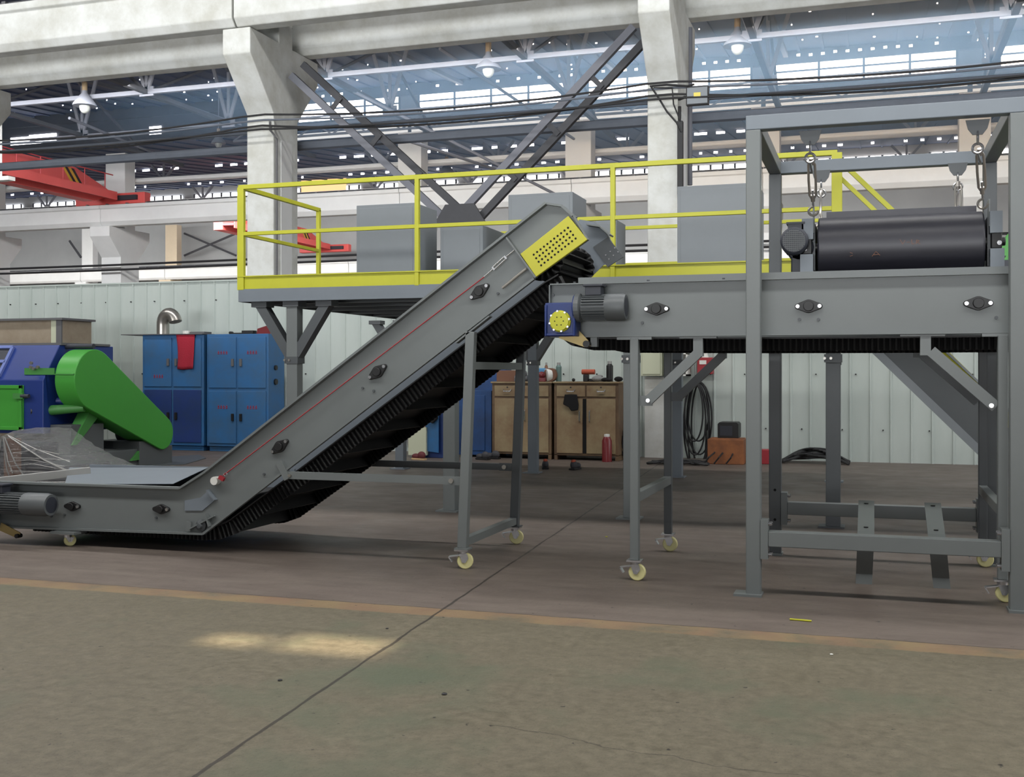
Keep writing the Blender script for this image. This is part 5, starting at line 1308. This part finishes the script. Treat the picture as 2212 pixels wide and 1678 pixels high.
small('floor_mat', 'thin dark plate lying on the floor behind the hopper', 'plate', MB().prism([(p.x, p.y) for p in pts], 'z', .002, .012), 'motor', pts[0], smooth=False)

# small litter on the floor
g_ = ground(1730, 1338)
small('straw', 'tiny yellow straw on the floor before the hoist frame', 'litter', MB().cyl(ground(1706, 1337, .006), ground(1753, 1341, .006), .006, 6), 'yellow', g_)
for (u, v, r_), l in zip(((836, 1358, .010), (960, 1500, .014), (605, 1470, .012), (1796, 1414, .01), (1310, 1160, .012)), ('dark pebble just above the bright floor patch', 'flat dark oil blob in the middle of the near floor', 'dark chip left of the long floor joint', 'tiny pale pebble right of the orange line', 'tiny yellow chip on the floor between the conveyor legs')):
    g_ = ground(u, v)
    small('floor_debris', l, 'litter', MB().ball((g_.x, g_.y, r_ * .3), r_, r_, r_ * .35), 'yellow' if u == 1310 else 'white' if u == 1796 else 'black', g_)

# ------------------------------------------------------------------ light
def area(name, loc, rot, sx_, sy_, power, col=(1, 1, 1)):
    l = bpy.data.lights.new(name, 'AREA'); l.shape = 'RECTANGLE'; l.size = sx_; l.size_y = sy_; l.energy = power; l.color = col
    o = bpy.data.objects.new(name, l); C.objects.link(o); o.location = loc; o.rotation_euler = rot; return o
area('overhead_fill', (-5, 4.6, 7.6), (math.radians(14), 0, 0), 34, .8, 1500, (1, .985, .95))  # added unseen strip that makes the machines brighter towards their tops
area('rooflight_strip_rear', (-6, 12.0, 12.8), (math.radians(4), 0, 0), 40, .9, 2300, (1, .985, .96))
fl = area('open_front_daylight', (-4, -11, 2.6), (math.radians(109), 0, 0), 50, 4, 2300, (.97, .985, 1)); fl.data.spread = math.radians(52)  # added low light aimed upward to brighten the crane beams
area('front_upper_windows', (-4, -14, 10), (math.radians(92), 0, 0), 50, 3, 550, (.97, .985, 1)).data.spread = math.radians(100)  # unseen source added to brighten the beam fronts
area('right_side_fill', (18, 13, 7.5), (0, math.radians(78), 0), 9, 22, 1500, (.98, .99, 1))  # added unseen side light for the right-facing faces of columns and posts
area('middle_bay_fill', (-20, 33, 11.4), (math.radians(30), 0, 0), 60, 2, 8000, (.97, .98, 1))  # added under the roof ties to brighten the rear beams and columns
area('rear_bay_fill', (-35, 62, 12.4), (math.radians(20), 0, 0), 80, 3, 19000, (1, .99, .97))  # added to brighten the far wall and the rear bay
sl = bpy.data.lights.new('sun', 'SUN'); sl.energy = 11.0; sl.angle = math.radians(0.8); sl.color = (1, .82, .58)
so = bpy.data.objects.new('sun', sl); C.objects.link(so); so.rotation_euler = SUN.to_track_quat('Z', 'Y').to_euler()
w = bpy.data.worlds.new('daylight'); sc.world = w; w.use_nodes = True
w.node_tree.nodes['Background'].inputs['Color'].default_value = (.93, .97, 1, 1)
w.node_tree.nodes['Background'].inputs['Strength'].default_value = .09

# dusty air in the middle bay, lit by the clerestory
hz = bpy.data.materials.new('dusty_air'); hz.use_nodes = True; nt = hz.node_tree; nt.nodes.clear()
o_ = nt.nodes.new('ShaderNodeOutputMaterial'); v_ = nt.nodes.new('ShaderNodeVolumeScatter')
v_.inputs['Color'].default_value = (.42, .68, 1, 1); v_.inputs['Density'].default_value = .024; v_.inputs['Anisotropy'].default_value = .55
tc_ = nt.nodes.new('ShaderNodeTexCoord'); sx_ = nt.nodes.new('ShaderNodeSeparateXYZ'); mr_ = nt.nodes.new('ShaderNodeMapRange')
mr_.inputs['From Min'].default_value = -27; mr_.inputs['From Max'].default_value = -4
mr_.inputs['To Min'].default_value = .0012; mr_.inputs['To Max'].default_value = .042
nt.links.new(tc_.outputs['Object'], sx_.inputs[0]); nt.links.new(sx_.outputs['X'], mr_.inputs['Value']); nt.links.new(mr_.outputs[0], v_.inputs['Density'])
nt.links.new(v_.outputs[0], o_.inputs['Volume']); M['haze'] = hz
hb = MB().box(-42, 12, 22.4, 48.95, 9.5, 15.1).build('dusty_air', 'haze', smooth=False); hb['kind'] = 'structure'

# ------------------------------------------------------------------ camera and colour management
cd = bpy.data.cameras.new('camera'); co = bpy.data.objects.new('camera', cd); C.objects.link(co)
cd.sensor_fit = 'HORIZONTAL'; cd.sensor_width = 36; cd.lens = 36 * F / 2212
co.location = (0, 0, H); co.rotation_euler = (math.radians(90), 0, TH)
cd.shift_y = -(1678 / 2 - HY) / 2212; cd.clip_end = 400
sc.camera = co
sc.view_settings.view_transform = 'Standard'; sc.view_settings.look = 'None'; sc.view_settings.gamma = 1.0
sc.view_settings.exposure = 0.0; sc.view_settings.use_curve_mapping = False
sc.cycles.max_bounces = 6; sc.cycles.diffuse_bounces = 4; sc.cycles.glossy_bounces = 3
sc.cycles.transparent_max_bounces = 6; sc.cycles.sample_clamp_indirect = 6.0
for o in list(C.objects):
    if 'wo' in o: del o['wo']
